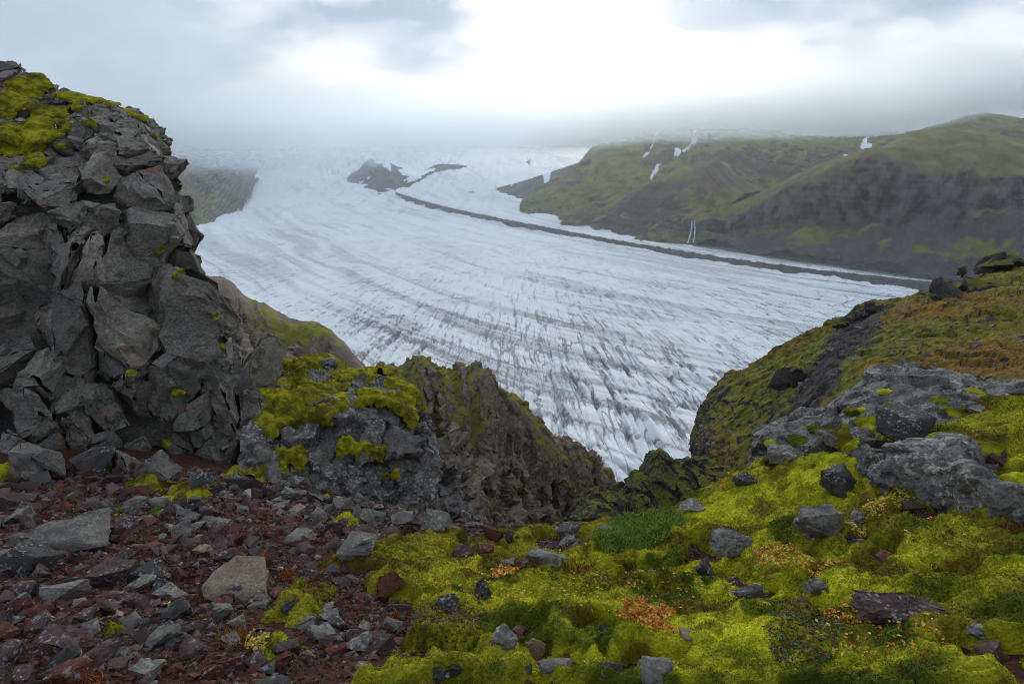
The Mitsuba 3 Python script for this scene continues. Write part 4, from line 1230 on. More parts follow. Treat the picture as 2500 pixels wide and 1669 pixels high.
B('boulder', 486, 556, 24, 14, 'red', 'low pyramid shaped dark red rock in the moss near the edge', npts=8)
B('boulder', 508, 569, 20, 14, 'grey', 'small grey three sided rock in moss left of the long stone ridge', npts=8)
B('boulder', 523, 568, 14, 12, 'red', 'small dark red lump beside the three sided grey rock')
B('boulder', 494, 541, 22, 20, 'red', 'rounded reddish boulder standing on the very edge of the drop', npts=11)
B('boulder', 507, 542, 16, 16, 'dark', 'dark boulder leaning on the reddish boulder at the edge', npts=10)
B('boulder', 406, 534, 38, 30, 'grey', 'grey boulder with a dark hollow under it below the mossy outcrop', depth=0.9, npts=11)
B('boulder', 436, 532, 36, 28, 'grey', 'pale grey sloping boulder right of the hollowed grey boulder', npts=10, roll=12)
B('boulder', 570, 540, 34, 17, 'dark', 'low dark rock on the edge of the drop right of the middle', npts=11)
B('boulder', 607, 535, 22, 10, 'grey', 'flat grey rock on the edge beside the grass', npts=11)
B('boulder', 733, 560, 44, 40, 'outcrop', 'pitted grey lava rock with a round moss cap on the moss slope', chip=0.22, rough=0.09, depth=0.7)
B('boulder', 706, 575, 20, 22, 'dark', 'dark rock in shade under the left side of the pitted lava rock')
B('boulder', 824, 540, 46, 40, 'outcrop', 'large grey boulder partly grown over with moss beside orange leaves', chip=0.14, depth=0.9)
B('boulder', 857, 530, 34, 24, 'outcrop', 'flat topped grey stone resting on the mossy boulder', npts=10, chip=0.06)
B('boulder', 846, 494, 44, 32, 'dark', 'dark jagged rock under the left end of the wide tilted slab', npts=11)
B('lava_rock', 897, 624, 104, 26, 'purple', 'long low brown lava ridge in a bare hollow of the moss', chip=0.2, rough=0.1, depth=0.35, yaw=-10, npts=18, edge=0.14)
B('slab_rock', 750, 598, 38, 12, 'dark', 'thin dark stone with pale crust lying on bright moss', yaw=22, depth=0.4)
B('boulder', 820, 597, 24, 18, 'outcrop', 'small pale crusted rock at the edge of the bare hollow')
B('boulder', 688, 645, 24, 13, 'tan', 'orange brown flat stone among orange leaves', npts=9)
B('boulder', 984, 640, 20, 12, 'outcrop', 'small pale stone low in the moss near the right edge')
B('boulder', 834, 428, 24, 18, 'outcrop', 'small grey boulder wedged between the two larger outcrop rocks')
B('boulder', 826, 445, 26, 18, 'outcrop', 'rounded grey stone below the wedged boulder')
B('boulder', 915, 446, 58, 46, 'dark', 'large dark square block with a shadowed front face in the outcrop', npts=34, chip=0.05, rough=0.03, yaw=25, sink=0.12)
B('boulder', 886, 454, 42, 18, 'dark', 'low dark wedge below the square block', npts=10)
B('boulder', 785, 462, 36, 20, 'outcrop', 'rough grey boulder at the foot of the overhanging rock')
B('boulder', 745, 486, 26, 16, 'dark', 'dark lichen dotted boulder on the rim above the saddle', chip=0.15)
B('boulder', 694, 512, 28, 11, 'outcrop', 'flat pale rock on the rim left of the lichen dotted boulder')


def ledge(name, foot, h, depth, seed, label, back=(0.25, 1.0)):
    """A low bedrock slab whose front foot runs along (u, v) points of the ground."""
    F0 = np.array([place_on_top(u, v) for u, v in foot])
    h_ = np.array(h)[:, None] * np.linalg.norm(F0, axis=1, keepdims=True) / FPX
    d = np.array([back[0], back[1], 0.0])
    up = np.array([0, 0, 1.0])
    L = [F0 - up * 0.25 - d * 0.05, F0 + up * h_ * 0.45 - d * 0.04, F0 + up * h_, F0 + up * (h_ * 1.15 + 0.05) + d * depth * 0.5, F0 + up * (h_ + 0.1 * depth) + d * depth, F0 - up * 0.5 + d * depth * 1.15]
    L = [np.vstack([l[:1] - [0.12, -0.2, 0.35], l, l[-1:] + [0.12, 0.2, -0.35]]) for l in L]
    P = crag([resample_xyz(l, 150) for l in L], 150, 100, [('facet', 0.42, 0.11, seed, (1.6, 1.3, 0.8)), ('fbm', 0.5, 0.13, seed + 1, (1, 1, 1)), ('facet', 0.15, 0.035, seed + 2, (1.3, 1, 0.8)), ('fbm', 0.07, 0.022, seed + 3, (1, 1, 1))])
    key = numbered(name)
    surf(key, P, 'm_outcrop', 30)
    tag(key, label, 'rock slab')
    BREF.append(((float(np.mean([f[0] for f in foot])), float(np.mean([f[1] for f in foot])) - 10), label.split(' in ')[0].split(' below')[0]))


ledge('outcrop_slab', [(862, 478), (885, 484), (915, 482), (945, 476), (975, 468)], [9, 14, 15, 13, 7], 0.42, 611, 'wide broken grey slab in the upper right moss slope')
ledge('outcrop_slab', [(902, 486), (925, 496), (955, 506), (985, 517), (1012, 524), (1050, 530)], [8, 13, 16, 18, 18, 16], 0.30, 615, 'long blue grey slab below the wide broken slab at the right')
for k, (u, v, w, h) in enumerate(((866, 446, 44, 14), (902, 436, 50, 14), (948, 440, 44, 14), (990, 452, 60, 18), (1015, 478, 40, 12), (928, 470, 44, 8), (880, 466, 26, 8), (975, 486, 36, 10), (840, 458, 40, 12))):
    P = place_on_top(u, v)
    s_ = np.linalg.norm(P) / FPX
    key = numbered('moss_cushion')
    put(key, frame_on(P - [0, 0, 0.05], np.array([0.0, -0.35, 1.0]), cushion(380 + k, w * s_, 1.9 * h * s_, 0.9 * h * s_), 0.15 * ((k * 5) % 5 - 2)), 'm_moss', smooth=True)
    tag(key, ('moss cushion left of the wide broken slab', 'moss cushion behind the wide broken slab', 'moss cushion behind the right end of the wide broken slab', 'broad moss mound above the long blue grey slab', 'moss cushion on the right end of the long blue grey slab', 'thin moss cushion between the two bedrock slabs', 'small moss cushion before the left end of the wide broken slab', 'moss cushion on top of the long blue grey slab', 'moss cushion by the dark jagged rock')[k], 'moss')
# rubble at the foot of the cliff
for (u, v, w, h, kind, lab) in (
        (18, 478, 46, 44, 'grey', 'grey block leaning at the left end of the cliff foot'),
        (45, 480, 30, 40, 'grey', 'upright whitish speckled block standing before the cliff'),
        (88, 475, 50, 34, 'dark', 'broad grey boulder against the foot of the cliff'),
        (122, 470, 42, 36, 'grey', 'steep sided grey boulder under the cliff\'s dark hollow'),
        (160, 478, 30, 38, 'grey', 'grey boulder with a moss strip at the foot of the cliff'),
        (196, 488, 34, 20, 'dark', 'low dark rock between moss strips below the cliff'),
        (232, 452, 44, 44, 'grey', 'big smooth grey boulder at the right corner of the cliff foot'),
        (262, 456, 38, 34, 'grey', 'wedge of grey rock beside the big smooth boulder'),
        (240, 490, 34, 30, 'dark', 'pale speckled boulder below the right corner of the cliff'),
        (291, 505, 26, 36, 'grey', 'upright grey slab standing in front of the mossy outcrop'),
        (315, 505, 40, 22, 'dark', 'dark boulder with white crust at the outcrop foot'),
        (268, 500, 18, 24, 'purple', 'brown rounded rock between grey boulders below the cliff'),
        (340, 512, 30, 18, 'grey', 'flat grey boulder at the right foot of the outcrop'),
        (372, 525, 30, 20, 'grey', 'angular grey boulder left of the hollowed grey boulder'),
        (334, 538, 22, 28, 'purple', 'dark brown pointed rock standing on red gravel'),
        (296, 546, 40, 17, 'grey', 'flat topped pale boulder on gravel below the outcrop'),
        (215, 530, 26, 16, 'grey', 'light grey rock in the middle of the scree'),
        (178, 538, 24, 18, 'grey', 'bluish grey rock in the scree left of the light grey rock'),
        (130, 515, 34, 18, 'grey', 'lichen spotted flat rock in the upper scree'),
        (100, 512, 26, 20, 'grey', 'pale rounded rock in the upper scree'),
        (200, 556, 24, 12, 'tan', 'flat brownish rock in the middle scree'),
        (5, 512, 40, 30, 'purple', 'purple grey boulder at the left edge above the broad grey boulder'),
        (25, 600, 34, 22, 'purple', 'purple lava lump at the left edge below the dark boulder'),
        (22, 616, 30, 24, 'red', 'reddish brown lump in red gravel at the left edge'),
        (55, 660, 46, 34, 'purple', 'large purple grey rock low in the left corner'),
        (90, 664, 40, 22, 'purple', 'smooth brown oval stone right of the large purple rock'),
        (62, 690, 52, 24, 'red', 'white crusted red lava rock at the bottom left'),
        (160, 648, 38, 20, 'grey', 'pale grey slab of rock in dark gravel'),
        (140, 683, 36, 22, 'grey', 'grey rock cut by the bottom edge left of the tan pebbles'),
        (235, 632, 24, 18, 'grey', 'blue grey chip of rock in the lower scree'),
        (268, 700, 38, 18, 'dark', 'dark boulder at the bottom edge under the yellow leaves'),
        (258, 690, 20, 12, 'tan', 'light tan stone near the bottom edge'),
        (290, 612, 26, 14, 'dark', 'dark stone lying in the bright moss island'),
        (330, 622, 26, 14, 'grey', 'grey stone on scree right of the moss island'),
        (390, 632, 26, 16, 'grey', 'grey flat stone beside the moss border'),
        (352, 652, 36, 16, 'grey', 'broad greenish grey stone at the lower moss border')):
    B('boulder', u, v, 0.88 * w, 0.9 * h, kind, lab, yaw=(u * 7) % 50 - 25, roll=(u * 3) % 24 - 12, npts=9 + u % 5)

# ------------------------------------------------------------------ loose stones and gravel
SR = np.random.default_rng(77)
NS = 34000
rad = np.sqrt(SR.uniform(2.3 ** 2, 11.0 ** 2, NS * 3))
ang = np.radians(SR.uniform(-44, 42, NS * 3))
X, Y = rad * np.sin(ang), rad * np.cos(ang)
mm = moss_mask(X, Y)
keepp = SR.random(len(X)) < np.where(mm < 0.0, 1.0, np.where(mm < 0.03, 0.3, 0.006))
inreg = gz0(X, Y) > -9
X, Y, mm = X[keepp & inreg], Y[keepp & inreg], mm[keepp & inreg]
size = 0.0115 * (1 - SR.random(len(X))) ** (-0.44)
size = np.minimum(size, 0.13) * np.clip(0.7 + rad[keepp & inreg] * 0.07, 0.8, 1.4)
near_red = fb(p2(X / 1.6, Y / 1.6), 3, 301) + 0.03 * np.clip(7.5 - Y, -3, 3) + 0.02 * np.clip(-X, -3, 3)
kinds = np.array(['grey', 'dark', 'red', 'purple', 'tan'])
roll_ = SR.random(len(X))
kind = np.where(roll_ < 0.03, 4, np.where(roll_ < 0.03 + 0.62 * ss(0.38, 0.56, near_red), 2, np.where(SR.random(len(X)) < 0.52, 3, np.where(SR.random(len(X)) < 0.6, 0, 1))))
big = np.where(size > 0.07)[0]
kind[big] = np.where((kind[big] == 2) & (SR.random(len(big)) < 0.6), 3, kind[big])
PROTO = [rock(700 + k, (1, 1, 1), 12, 0.5, 0.05, 0.12) for k in range(14)]
PEB = [rock(740 + k, (1, 1, 1), 8, 9.0, 0.0, 0.0) for k in range(16)]
vis = size / np.hypot(X, Y)
order = np.argsort(-vis)
LAB = {'grey': 'grey angular stone lying loose on the scree', 'dark': 'dark blackish stone lying loose on the scree', 'red': 'rust red lava stone lying loose on the scree',
       'purple': 'purple brown stone lying loose on the scree', 'tan': 'light tan stone lying loose on the scree'}
COLWORD = {'grey': 'grey', 'dark': 'blackish', 'red': 'rust red', 'purple': 'purple brown', 'tan': 'light tan'}
protoply = {}
single = order[:300]
BP = np.array([p for p, _ in BREF])
said = {}
for j in single:
    k = kinds[kind[j]]
    pi = int(SR.integers(0, len(PROTO)))
    if (pi, k) not in protoply:
        protoply[pi, k] = mikit.ply(PROTO[pi], 'm_stone_' + k, smooth=32)
    sx, sy, sz = size[j] * SR.uniform(0.8, 1.35) * 1.5, size[j] * SR.uniform(0.7, 1.1) * 1.5, size[j] * SR.uniform(0.4, 0.85) * 1.5
    z = float(top_z(X[j:j + 1], Y[j:j + 1])[0])
    c = np.array([float(X[j]), float(Y[j]), z + 0.22 * sz])
    key = numbered('loose_stone')
    scene[key] = {**protoply[pi, k], 'to_world': T().translate(c.tolist()).rotate([0, 0, 1], float(SR.uniform(0, 360))).rotate([1, 0, 0], float(SR.normal(0, 18)) + 12).scale([float(sx), float(sy), float(sz)])}
    u, v = (float(q) for q in project(c))
    near = np.argmin(np.hypot((BP[:, 0] - u), 1.3 * (BP[:, 1] - v)))
    du, dv = u - BP[near, 0], v - BP[near, 1]
    side = ('right of' if du > 0 else 'left of') if abs(du) > 1.6 * abs(dv) else ('below' if dv > 0 else 'above')
    shape = 'flat' if sz < 0.5 * max(sx, sy) else 'blocky' if sz > 0.75 * min(sx, sy) else 'angular'
    how = 'larger' if size[j] > 0.115 else 'small' if size[j] < 0.07 else 'middling'
    lab = f'{how} {shape} {COLWORD[k]} stone {side} the {BREF[near][1]}'
    said.setdefault(lab, []).append(key)
    tag(key, lab, 'stone')
for lab, ks in said.items():
    if len(ks) > 1:
        for key in ks:
            labels[key]['group'] = lab
rest = order[300:]
COLS = {0: ((0.06, 0.055, 0.048), (0.25, 0.225, 0.19)), 1: ((0.026, 0.024, 0.023), (0.10, 0.09, 0.085)), 2: ((0.045, 0.017, 0.012), (0.155, 0.055, 0.036)), 3: ((0.04, 0.025, 0.022), (0.145, 0.09, 0.078)), 4: ((0.14, 0.10, 0.065), (0.30, 0.23, 0.16))}


def scatter(idx, protos, mult, sink):
    Vs, Fs, Cs, n0 = [], [], [], 0
    z = top_z(X[idx], Y[idx])
    for q, j in enumerate(idx):
        m = protos[SR.integers(0, len(protos))]
        R_ = trimesh.transformations.random_rotation_matrix(SR.random(3))[:3, :3]
        sc = size[j] * mult * SR.uniform(0.65, 1.25, 3)
        v = (np.asarray(m.vertices) * sc) @ R_.T
        v[:, 2] *= 0.75
        Vs.append(v + [X[j], Y[j], z[q] + sink * size[j]])
        Fs.append(np.asarray(m.faces) + n0)
        n0 += len(v)
        lo, hi = COLS[int(kind[j])]
        c = np.array(lo) + (np.array(hi) - lo) * SR.random()
        Cs.append(np.repeat([c], len(v), 0))
    return trimesh.Trimesh(np.vstack(Vs), np.vstack(Fs), process=False), np.vstack(Cs)


g1, c1 = scatter(rest[:42000], PEB, 1.5, 0.22)
put('gravel', g1, 'm_gravel', smooth=False, color=c1)
tag('gravel', 'small red, purple and grey stones strewn over the soil', 'gravel', kind='stuff')
print('stones', len(X), 'gravel tris', len(g1.faces))

# ------------------------------------------------------------------ moss sprigs, leaves, grass
tri = moss.triangles
cen = tri.mean(1)
ar = trimesh.triangles.area(tri) / np.maximum(np.linalg.norm(cen, axis=1), 2.0) ** 1.6
ar[moss.face_normals[:, 2] < 0.15] *= 0.4
pick_ = SR.choice(len(tri), 130000, p=ar / ar.sum())
b1, b2 = SR.random((2, len(pick_)))
fl_ = b1 + b2 > 1
b1[fl_], b2[fl_] = 1 - b1[fl_], 1 - b2[fl_]
t_ = tri[pick_]
pos = t_[:, 0] + b1[:, None] * (t_[:, 1] - t_[:, 0]) + b2[:, None] * (t_[:, 2] - t_[:, 0])
nn_ = moss.face_normals[pick_]
up = nn_ + np.array([0, 0, 0.3]) + SR.normal(0, 0.28, pos.shape)
up /= np.linalg.norm(up, axis=1, keepdims=True)
sd_ = np.cross(up, SR.normal(size=pos.shape))
sd_ /= np.linalg.norm(sd_, axis=1, keepdims=True)
dist_ = np.linalg.norm(pos, axis=1)
hh, ww = SR.uniform(0.006, 0.014, len(pos)) * np.clip(dist_ / 4, 0.8, 1.8), SR.uniform(0.003, 0.006, len(pos)) * np.clip(dist_ / 4, 0.8, 1.8)
Vt = np.stack([pos - sd_ * ww[:, None] - up * 0.003, pos + sd_ * ww[:, None] - up * 0.003, pos + up * hh[:, None]], 1).reshape(-1, 3)
put('moss__sprig', trimesh.Trimesh(Vt, np.arange(len(Vt)).reshape(-1, 3), process=False), 'm_moss', smooth=False)
tag('moss__sprig', kind='stuff')


def leaves(name, spots, n, L, cols, label, cat='plant', kind=None, group=None, lift=0.03, flat_=0.5):
    """Small leaves strewn over elliptical spots (u, v, a, b) of the ground."""
    Vs, Cs = [], []
    for (u, v, a, b) in spots:
        k = max(4, int(n * a * b / sum(s_[2] * s_[3] for s_ in spots)))
        th_ = SR.uniform(0, 2 * math.pi, k)
        rr_ = np.sqrt(SR.random(k)) * (0.6 + 0.6 * fb(np.stack([np.cos(th_) * 1.5 + u, np.sin(th_) * 1.5, th_ * 0], -1), 3, 5))
        P = on_ground(u + a * rr_ * np.cos(th_), v + b * rr_ * np.sin(th_))
        root = on_ground(np.array(float(u)), np.array(float(v)))
        root[2] = float(top_z(root[0:1], root[1:2])[0])
        for p in P:
            z = float(top_z(p[0:1], p[1:2])[0])
            c0 = np.array([p[0], p[1], z + lift * SR.uniform(0.2, 1.2)])
            for _ in range(2):
                l = L * SR.uniform(0.6, 1.3)
                c = c0 + SR.normal(0, 0.9 * L, 3) * [1, 1, 0.4]
                d = SR.normal(size=3) * [1, 1, 0.55]
                d /= np.linalg.norm(d)
                s_ = np.cross(d, SR.normal(size=3) * flat_ + [0, 0, 1])
                s_ /= np.linalg.norm(s_)
                nrm = np.cross(s_, d)
                Vs.append([c - d * l, c + s_ * l * 0.55 + nrm * l * 0.15, c + d * l, c - s_ * l * 0.55 + nrm * l * 0.15])
                col = np.array(cols[SR.integers(0, len(cols))]) * SR.uniform(0.7, 1.2)
                Cs += [col] * 4
                if name == 'leafy_plant':      # its stem
                    Vs.append([root, root + [0.004, 0, 0], c + [0.001, 0, 0], c])
                    Cs += [np.array([0.12, 0.10, 0.03])] * 4
    V = np.array(Vs).reshape(-1, 3)
    i = np.arange(len(Vs))[:, None] * 4
    F = np.vstack([i + [0, 1, 2], i + [0, 2, 3]])
    key = numbered(name)
    put(key, trimesh.Trimesh(V, F, process=False), 'm_leaf', smooth=False, color=np.array(Cs))
    tag(key, label, None if kind else cat, group, kind)
    return key


ORANGE = [(0.62, 0.25, 0.02), (0.70, 0.36, 0.03), (0.55, 0.14, 0.02), (0.66, 0.45, 0.06), (0.45, 0.08, 0.015)]
YELLOW = [(0.66, 0.46, 0.05), (0.6, 0.52, 0.08), (0.62, 0.3, 0.03), (0.4, 0.42, 0.06)]
leaves('leaf_patch', [(508, 588, 16, 4)], 156, 0.0182, ORANGE, 'orange leaves of a creeping shrub beside the upright dark craggy rock', kind='stuff')
leaves('leaf_patch', [(645, 637, 30, 8), (655, 650, 20, 6)], 390, 0.0156, ORANGE, 'bright orange leaves spread by the flat orange brown stone', kind='stuff')
leaves('leaf_patch', [(560, 560, 60, 14), (700, 590, 60, 20), (620, 610, 90, 30), (940, 560, 60, 30), (880, 655, 90, 24), (480, 600, 60, 30)], 520, 0.014, ORANGE + YELLOW, 'single orange and yellow leaves strewn over the moss', kind='stuff')
leaves('leaf_patch', [(690, 485, 20, 6), (720, 500, 16, 6), (662, 520, 20, 5)], 120, 0.016, ORANGE, 'orange leaves on the moss below the rim', kind='stuff')
leaves('leaf_patch', [(892, 508, 16, 9), (870, 526, 14, 8), (856, 538, 12, 5)], 624, 0.0169, YELLOW, 'yellow orange leaf drift running down beside the flat topped grey stone', kind='stuff')
leaves('leaf_patch', [(775, 565, 26, 8), (815, 580, 30, 10), (770, 580, 18, 6)], 572, 0.0156, ORANGE + YELLOW, 'scattered orange leaves on the moss above the bare hollow', kind='stuff')
leaves('leaf_patch', [(804, 613, 12, 4)], 67, 0.0156, YELLOW, 'small drift of yellow leaves on top of a moss cushion below the lava ridge', kind='stuff')
leaves('leaf_patch', [(860, 634, 40, 14)], 119, 0.0156, ORANGE, 'thinly strewn orange leaves on the moss near the bottom right', kind='stuff')
leaves('leafy_plant', [(259, 650, 13, 11)], 60, 0.016, YELLOW, 'small yellow leaved plant growing in dark gravel at the lower left', lift=0.06)
leaves('leafy_plant', [(122, 519, 8, 5)], 24, 0.016, [(0.3, 0.36, 0.03), (0.4, 0.42, 0.05)], 'tiny yellow green plant in the upper scree', lift=0.05)
leaves('leafy_plant', [(172, 610, 7, 4)], 14, 0.015, YELLOW, 'sprig of yellow leaves beside the small grey wedge', lift=0.05)
leaves('low_shrub', [(800, 655, 42, 26)], 900, 0.011, [(0.035, 0.075, 0.012), (0.05, 0.10, 0.015), (0.07, 0.12, 0.02), (0.22, 0.035, 0.015)], 'dark green and red cushion of low shrub at the bottom right of centre', lift=0.03)
leaves('low_shrub', [(440, 636, 44, 20)], 700, 0.011, [(0.04, 0.06, 0.012), (0.06, 0.09, 0.015), (0.20, 0.04, 0.015), (0.13, 0.045, 0.015)], 'dark green and reddish low shrub left of the lichen crusted rock', lift=0.03)
leaves('low_shrub', [(975, 455, 34, 12), (1000, 470, 30, 10)], 500, 0.012, [(0.22, 0.05, 0.015), (0.16, 0.05, 0.015), (0.1, 0.1, 0.015)], 'red leaved low shrub on moss over the wide tilted slab', lift=0.02)
leaves('low_shrub', [(920, 595, 60, 10)], 380, 0.011, [(0.04, 0.07, 0.012), (0.07, 0.10, 0.015), (0.20, 0.04, 0.015)], 'dark green low shrub below the long lava ridge', lift=0.02)


def blades(name, spots, n, H, cols, label, cat='grass', kind=None, wid=0.0025, lean=0.35):
    Vs, Cs = [], []
    for (u, v, a, b) in spots:
        k = int(n * a * b / sum(s_[2] * s_[3] for s_ in spots))
        th_ = SR.uniform(0, 2 * math.pi, k)
        rr_ = np.sqrt(SR.random(k))
        P = on_ground(u + a * rr_ * np.cos(th_), v + b * rr_ * np.sin(th_))
        P[:, 2] = top_z(P[:, 0], P[:, 1]) - 0.01
        d = SR.normal(0, lean, (k, 3)) + [0, 0, 1]
        d /= np.linalg.norm(d, axis=1, keepdims=True)
        s_ = np.cross(d, SR.normal(size=(k, 3)))
        s_ /= np.linalg.norm(s_, axis=1, keepdims=True)
        h = H * SR.uniform(0.5, 1.2, k)[:, None]
        w = wid * np.clip(np.linalg.norm(P, axis=1) / 3, 0.8, 2.2)[:, None]
        bend = SR.normal(0, 0.25, (k, 3)) * h
        mid = P + d * h * 0.55
        tip = P + d * h + bend - [0, 0, 1] * np.linalg.norm(bend, axis=1, keepdims=True) * 0.3
        Vs.append(np.stack([P - s_ * w, P + s_ * w, mid + s_ * w * 0.8, mid - s_ * w * 0.8, tip], 1))
        col = np.array(cols)[SR.integers(0, len(cols), k)] * SR.uniform(0.7, 1.25, (k, 1))
        Cs.append(np.repeat(col[:, None], 5, 1))
    V = np.vstack(Vs)
    i = np.arange(len(V))[:, None] * 5
    F = np.vstack([i + [0, 1, 2], i + [0, 2, 3], i + [3, 2, 4]])
    key = numbered(name)
    put(key, trimesh.Trimesh(V.reshape(-1, 3), F, process=False), 'm_leaf', smooth=False, color=np.vstack(Cs).reshape(-1, 3))
    tag(key, label, None if kind else cat, None, kind)


SR = np.random.default_rng(79)
blades('moss_stems', [(520, 600, 120, 40), (700, 600, 150, 50), (900, 600, 120, 60), (850, 500, 120, 30), (600, 560, 100, 20), (960, 440, 60, 20)], 16000, 0.026, [(0.30, 0.12, 0.02), (0.22, 0.07, 0.02), (0.34, 0.24, 0.04), (0.16, 0.20, 0.02), (0.12, 0.16, 0.02)], 'short reddish and green stems growing out of the moss', kind='stuff', wid=0.002, lean=0.5)
blades('grass', [(638, 545, 32, 13), (610, 552, 14, 8), (665, 535, 16, 9)], 6500, 0.12, [(0.12, 0.23, 0.025), (0.18, 0.29, 0.035), (0.25, 0.29, 0.04)], 'fresh green grass growing in the moss near the edge', kind='stuff')
RED = [(0.28, 0.055, 0.015), (0.36, 0.09, 0.02), (0.22, 0.10, 0.03), (0.16, 0.09, 0.03)]
blades('grass_tuft', [(300, 581, 24, 7)], 700, 0.085, RED, 'rust red grass tuft above the bright moss island', 'grass tuft')
blades('grass_tuft', [(233, 642, 17, 11)], 620, 0.085, RED + [(0.12, 0.12, 0.02)], 'rust red grass tuft left of the yellow leaved plant', 'grass tuft')
blades('grass_tuft', [(82, 682, 24, 9)], 420, 0.07, RED, 'brownish red grass tuft at the bottom left edge', 'grass tuft')
blades('grass_tuft', [(575, 574, 22, 6)], 420, 0.10, RED, 'reddish dry grass tuft in the moss right of the middle', 'grass tuft')
blades('grass_tuft', [(66, 492, 14, 6)], 260, 0.10, RED + [(0.3, 0.16, 0.03)], 'orange brown grass tuft at the foot of the cliff', 'grass tuft')
blades('grass_tuft', [(405, 615, 18, 6)], 300, 0.06, RED + [(0.2, 0.15, 0.04)], 'short reddish grass tuft at the border of moss and scree', 'grass tuft')
blades('grass_tuft', [(405, 668, 18, 10)], 260, 0.06, [(0.35, 0.26, 0.1), (0.25, 0.17, 0.05), (0.2, 0.08, 0.02)], 'straw coloured dry grass tuft near the bottom edge', 'grass tuft')
blades('grass_tuft', [(650, 590, 30, 8)], 360, 0.05, RED + [(0.12, 0.14, 0.02)], 'thin reddish grass on the moss below the green grass', kind='stuff')
blades('grass_tuft', [(1010, 540, 12, 12)], 200, 0.09, RED + [(0.1, 0.1, 0.02)], 'brown grass tuft at the right edge of the moss', 'grass tuft')

# ------------------------------------------------------------------ snow patches and the waterfall far away


from scipy.ndimage import map_coordinates


def snow(P, poly, label):
    """A sheet of old snow on the mountain P inside an outline read off the photograph."""
    U, V = project(P)
    nv, nu = U.shape
    pts = []
    for a, b in poly:
        d = (U - a) ** 2 + (V - b) ** 2
        pts.append(np.unravel_index(np.argmin(d), d.shape))
    pts = np.array(pts, float)
    lo, hi = pts.min(0) - 1, pts.max(0) + 1
    gi, gj = np.meshgrid(np.linspace(lo[0], hi[0], 36), np.linspace(lo[1], hi[1], 36), indexing='ij')
    Q = np.stack([map_coordinates(P[..., k], [gi, gj], order=1, mode='nearest') for k in range(3)], -1)
    n = normals(Q)
    n[n[..., 2] < 0] *= -1
    s_ = (hi - lo).mean()
    jit = (fb(np.stack([gi / s_ * 7, gj / s_ * 7, gi * 0], -1), 4, 9) - 0.5) * 0.28 * s_
    ins = poly_dist(gi + jit, gj + jit, pts) > -0.12
    f = gridfaces(36, 36)
    f = f[ins.reshape(-1)[f].all(1)]
    if not len(f):
        return
    m = trimesh.Trimesh((Q + n * 2.5).reshape(-1, 3), f, process=False)
    m = max(m.split(only_watertight=False), key=lambda x: len(x.faces)) if len(m.faces) > 20 else m
    m.remove_unreferenced_vertices()
    key = numbered('snow_patch')
    put(key, m, 'm_snow', smooth=False)
    tag(key, label, 'snow patch')


c8 = lambda L: [(450.6 + a / 4.0963, 90.1 + b / 4.0963) for a, b in L]
c1_ = lambda L: [(163.8 + a / 6.372, 143.4 + b / 6.372) for a, b in L]
BK, FR, NU, PK, DK = FAR_M['back'], FAR_M['front'], FAR_M['nunatak'], FAR_M['peak'], FAR_M['dark']
snow(PK, c8([(792, 275), (796, 250), (830, 228), (872, 205), (868, 225), (840, 252), (818, 275)]), 'broad slanting snow patch under the cloud on the brown mountain')
snow(PK, c8([(915, 275), (918, 236), (940, 240), (945, 258), (932, 275)]), 'triangular snow patch right of the broad slanting one')
snow(PK, c8([(935, 262), (970, 235), (1008, 215), (1012, 222), (975, 248), (940, 268)]), 'thin snow streak climbing right from the triangular snow patch')
snow(PK, c8([(722, 242), (736, 240), (752, 262), (742, 266)]), 'small snow patch left of the broad slanting one')
snow(PK, c8([(843, 305), (856, 302), (850, 330), (826, 370), (816, 366)]), 'narrow broken snow strip below the broad slanting patch')
snow(BK, c8([(1222, 196), (1250, 196), (1270, 210), (1235, 210)]), 'flat snow patch at the cloud edge on the brown mountain')
snow(BK, c8([(1685, 238), (1700, 234), (1722, 262), (1700, 264)]), 'left one of two snow patches under the crest of the green mountain')
snow(BK, c8([(1745, 240), (1778, 233), (1772, 252), (1750, 250)]), 'right one of two snow patches under the crest of the green mountain')
snow(BK, c8([(1605, 264), (1628, 264), (1626, 276), (1606, 278)]), 'tiny round snow patch left of the two under the crest')
snow(DK, c8([(228, 402), (244, 390), (270, 400), (262, 408), (240, 410)]), 'snow patch low on the dark slope by the ice')
snow(DK, c8([(383, 378), (400, 358), (436, 330), (444, 338), (410, 366), (390, 382)]), 'slanting snow strip on the dark slope')
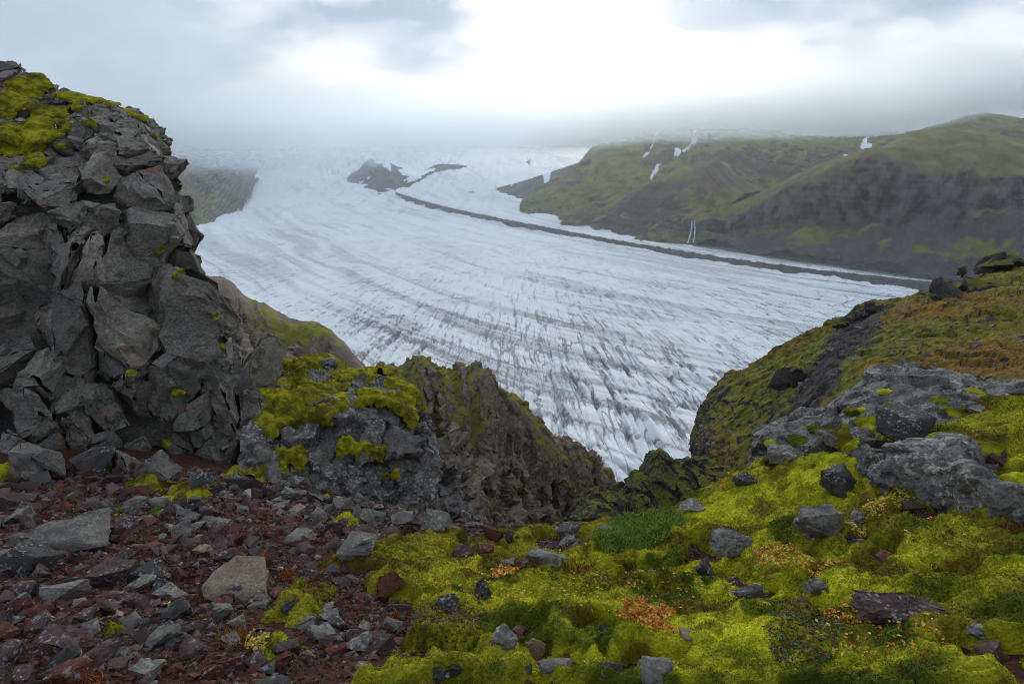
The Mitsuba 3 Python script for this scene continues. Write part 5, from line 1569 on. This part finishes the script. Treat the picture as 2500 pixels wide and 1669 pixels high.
snow(DK, c8([(366, 408), (390, 400), (392, 408), (370, 412)]), 'tiny snow patch below the slanting strip on the dark slope')
snow(DK, c8([(330, 362), (368, 358), (370, 368), (336, 372)]), 'flat snow patch left of the slanting strip on the dark slope')
snow(NU, c1_([(1398, 145), (1415, 140), (1455, 172), (1445, 184)]), 'snow streak on the right side of the blue peak')
snow(NU, c1_([(1488, 186), (1535, 136), (1650, 146), (1725, 180), (1640, 205), (1590, 240), (1548, 252), (1540, 215)]), 'large snowfield right of the blue peak')
snow(NU, c1_([(1245, 250), (1270, 235), (1275, 245), (1255, 262)]), 'small snow patch low on the left of the blue peak')
snow(NU, c1_([(1295, 220), (1312, 208), (1318, 216), (1300, 230)]), 'tiny snow patch in the middle of the blue peak')


def strand(u0, v0, u1, v1, w, seed):
    n = 24
    t = np.linspace(0, 1, n)
    top, foot = pick(FR, u0, v0), pick(FR, u1, v1)
    C = (top + (foot - top) * t[:, None]) - np.array([0, 1, 0]) * (4 + 14 * np.sin(t * math.pi))[:, None]
    ww = w * (0.7 + 0.5 * t) * (0.7 + 0.6 * fb(np.stack([t * 9, t * 0, t * 0 + seed], -1), 2, seed))
    a = np.linspace(0, 2 * math.pi, 9)[:-1]
    ring = C[:, None] + np.stack([np.cos(a), 0.35 * np.sin(a), 0 * a], -1)[None] * ww[:, None, None]
    i, j = np.meshgrid(np.arange(n - 1), np.arange(8), indexing='ij')
    q = np.stack([i * 8 + j, i * 8 + (j + 1) % 8, (i + 1) * 8 + (j + 1) % 8, (i + 1) * 8 + j], -1).reshape(-1, 4)
    return (ring.reshape(-1, 3), q)


scene['m_water'] = {'type': 'twosided', 'bsdf': {'type': 'principled', 'base_color': {'type': 'rgb', 'value': [0.8, 0.83, 0.86]}, 'roughness': 0.6}}
put('waterfall__stream', strand(690.3, 219.5, 688.6, 241, 1.7, 3), 'm_water')
put('waterfall__stream_001', strand(692.3, 220, 691.4, 241, 1.5, 5), 'm_water')
tag('waterfall', 'tall thin twin waterfall dropping down the dark cliff to the glacier', 'waterfall')
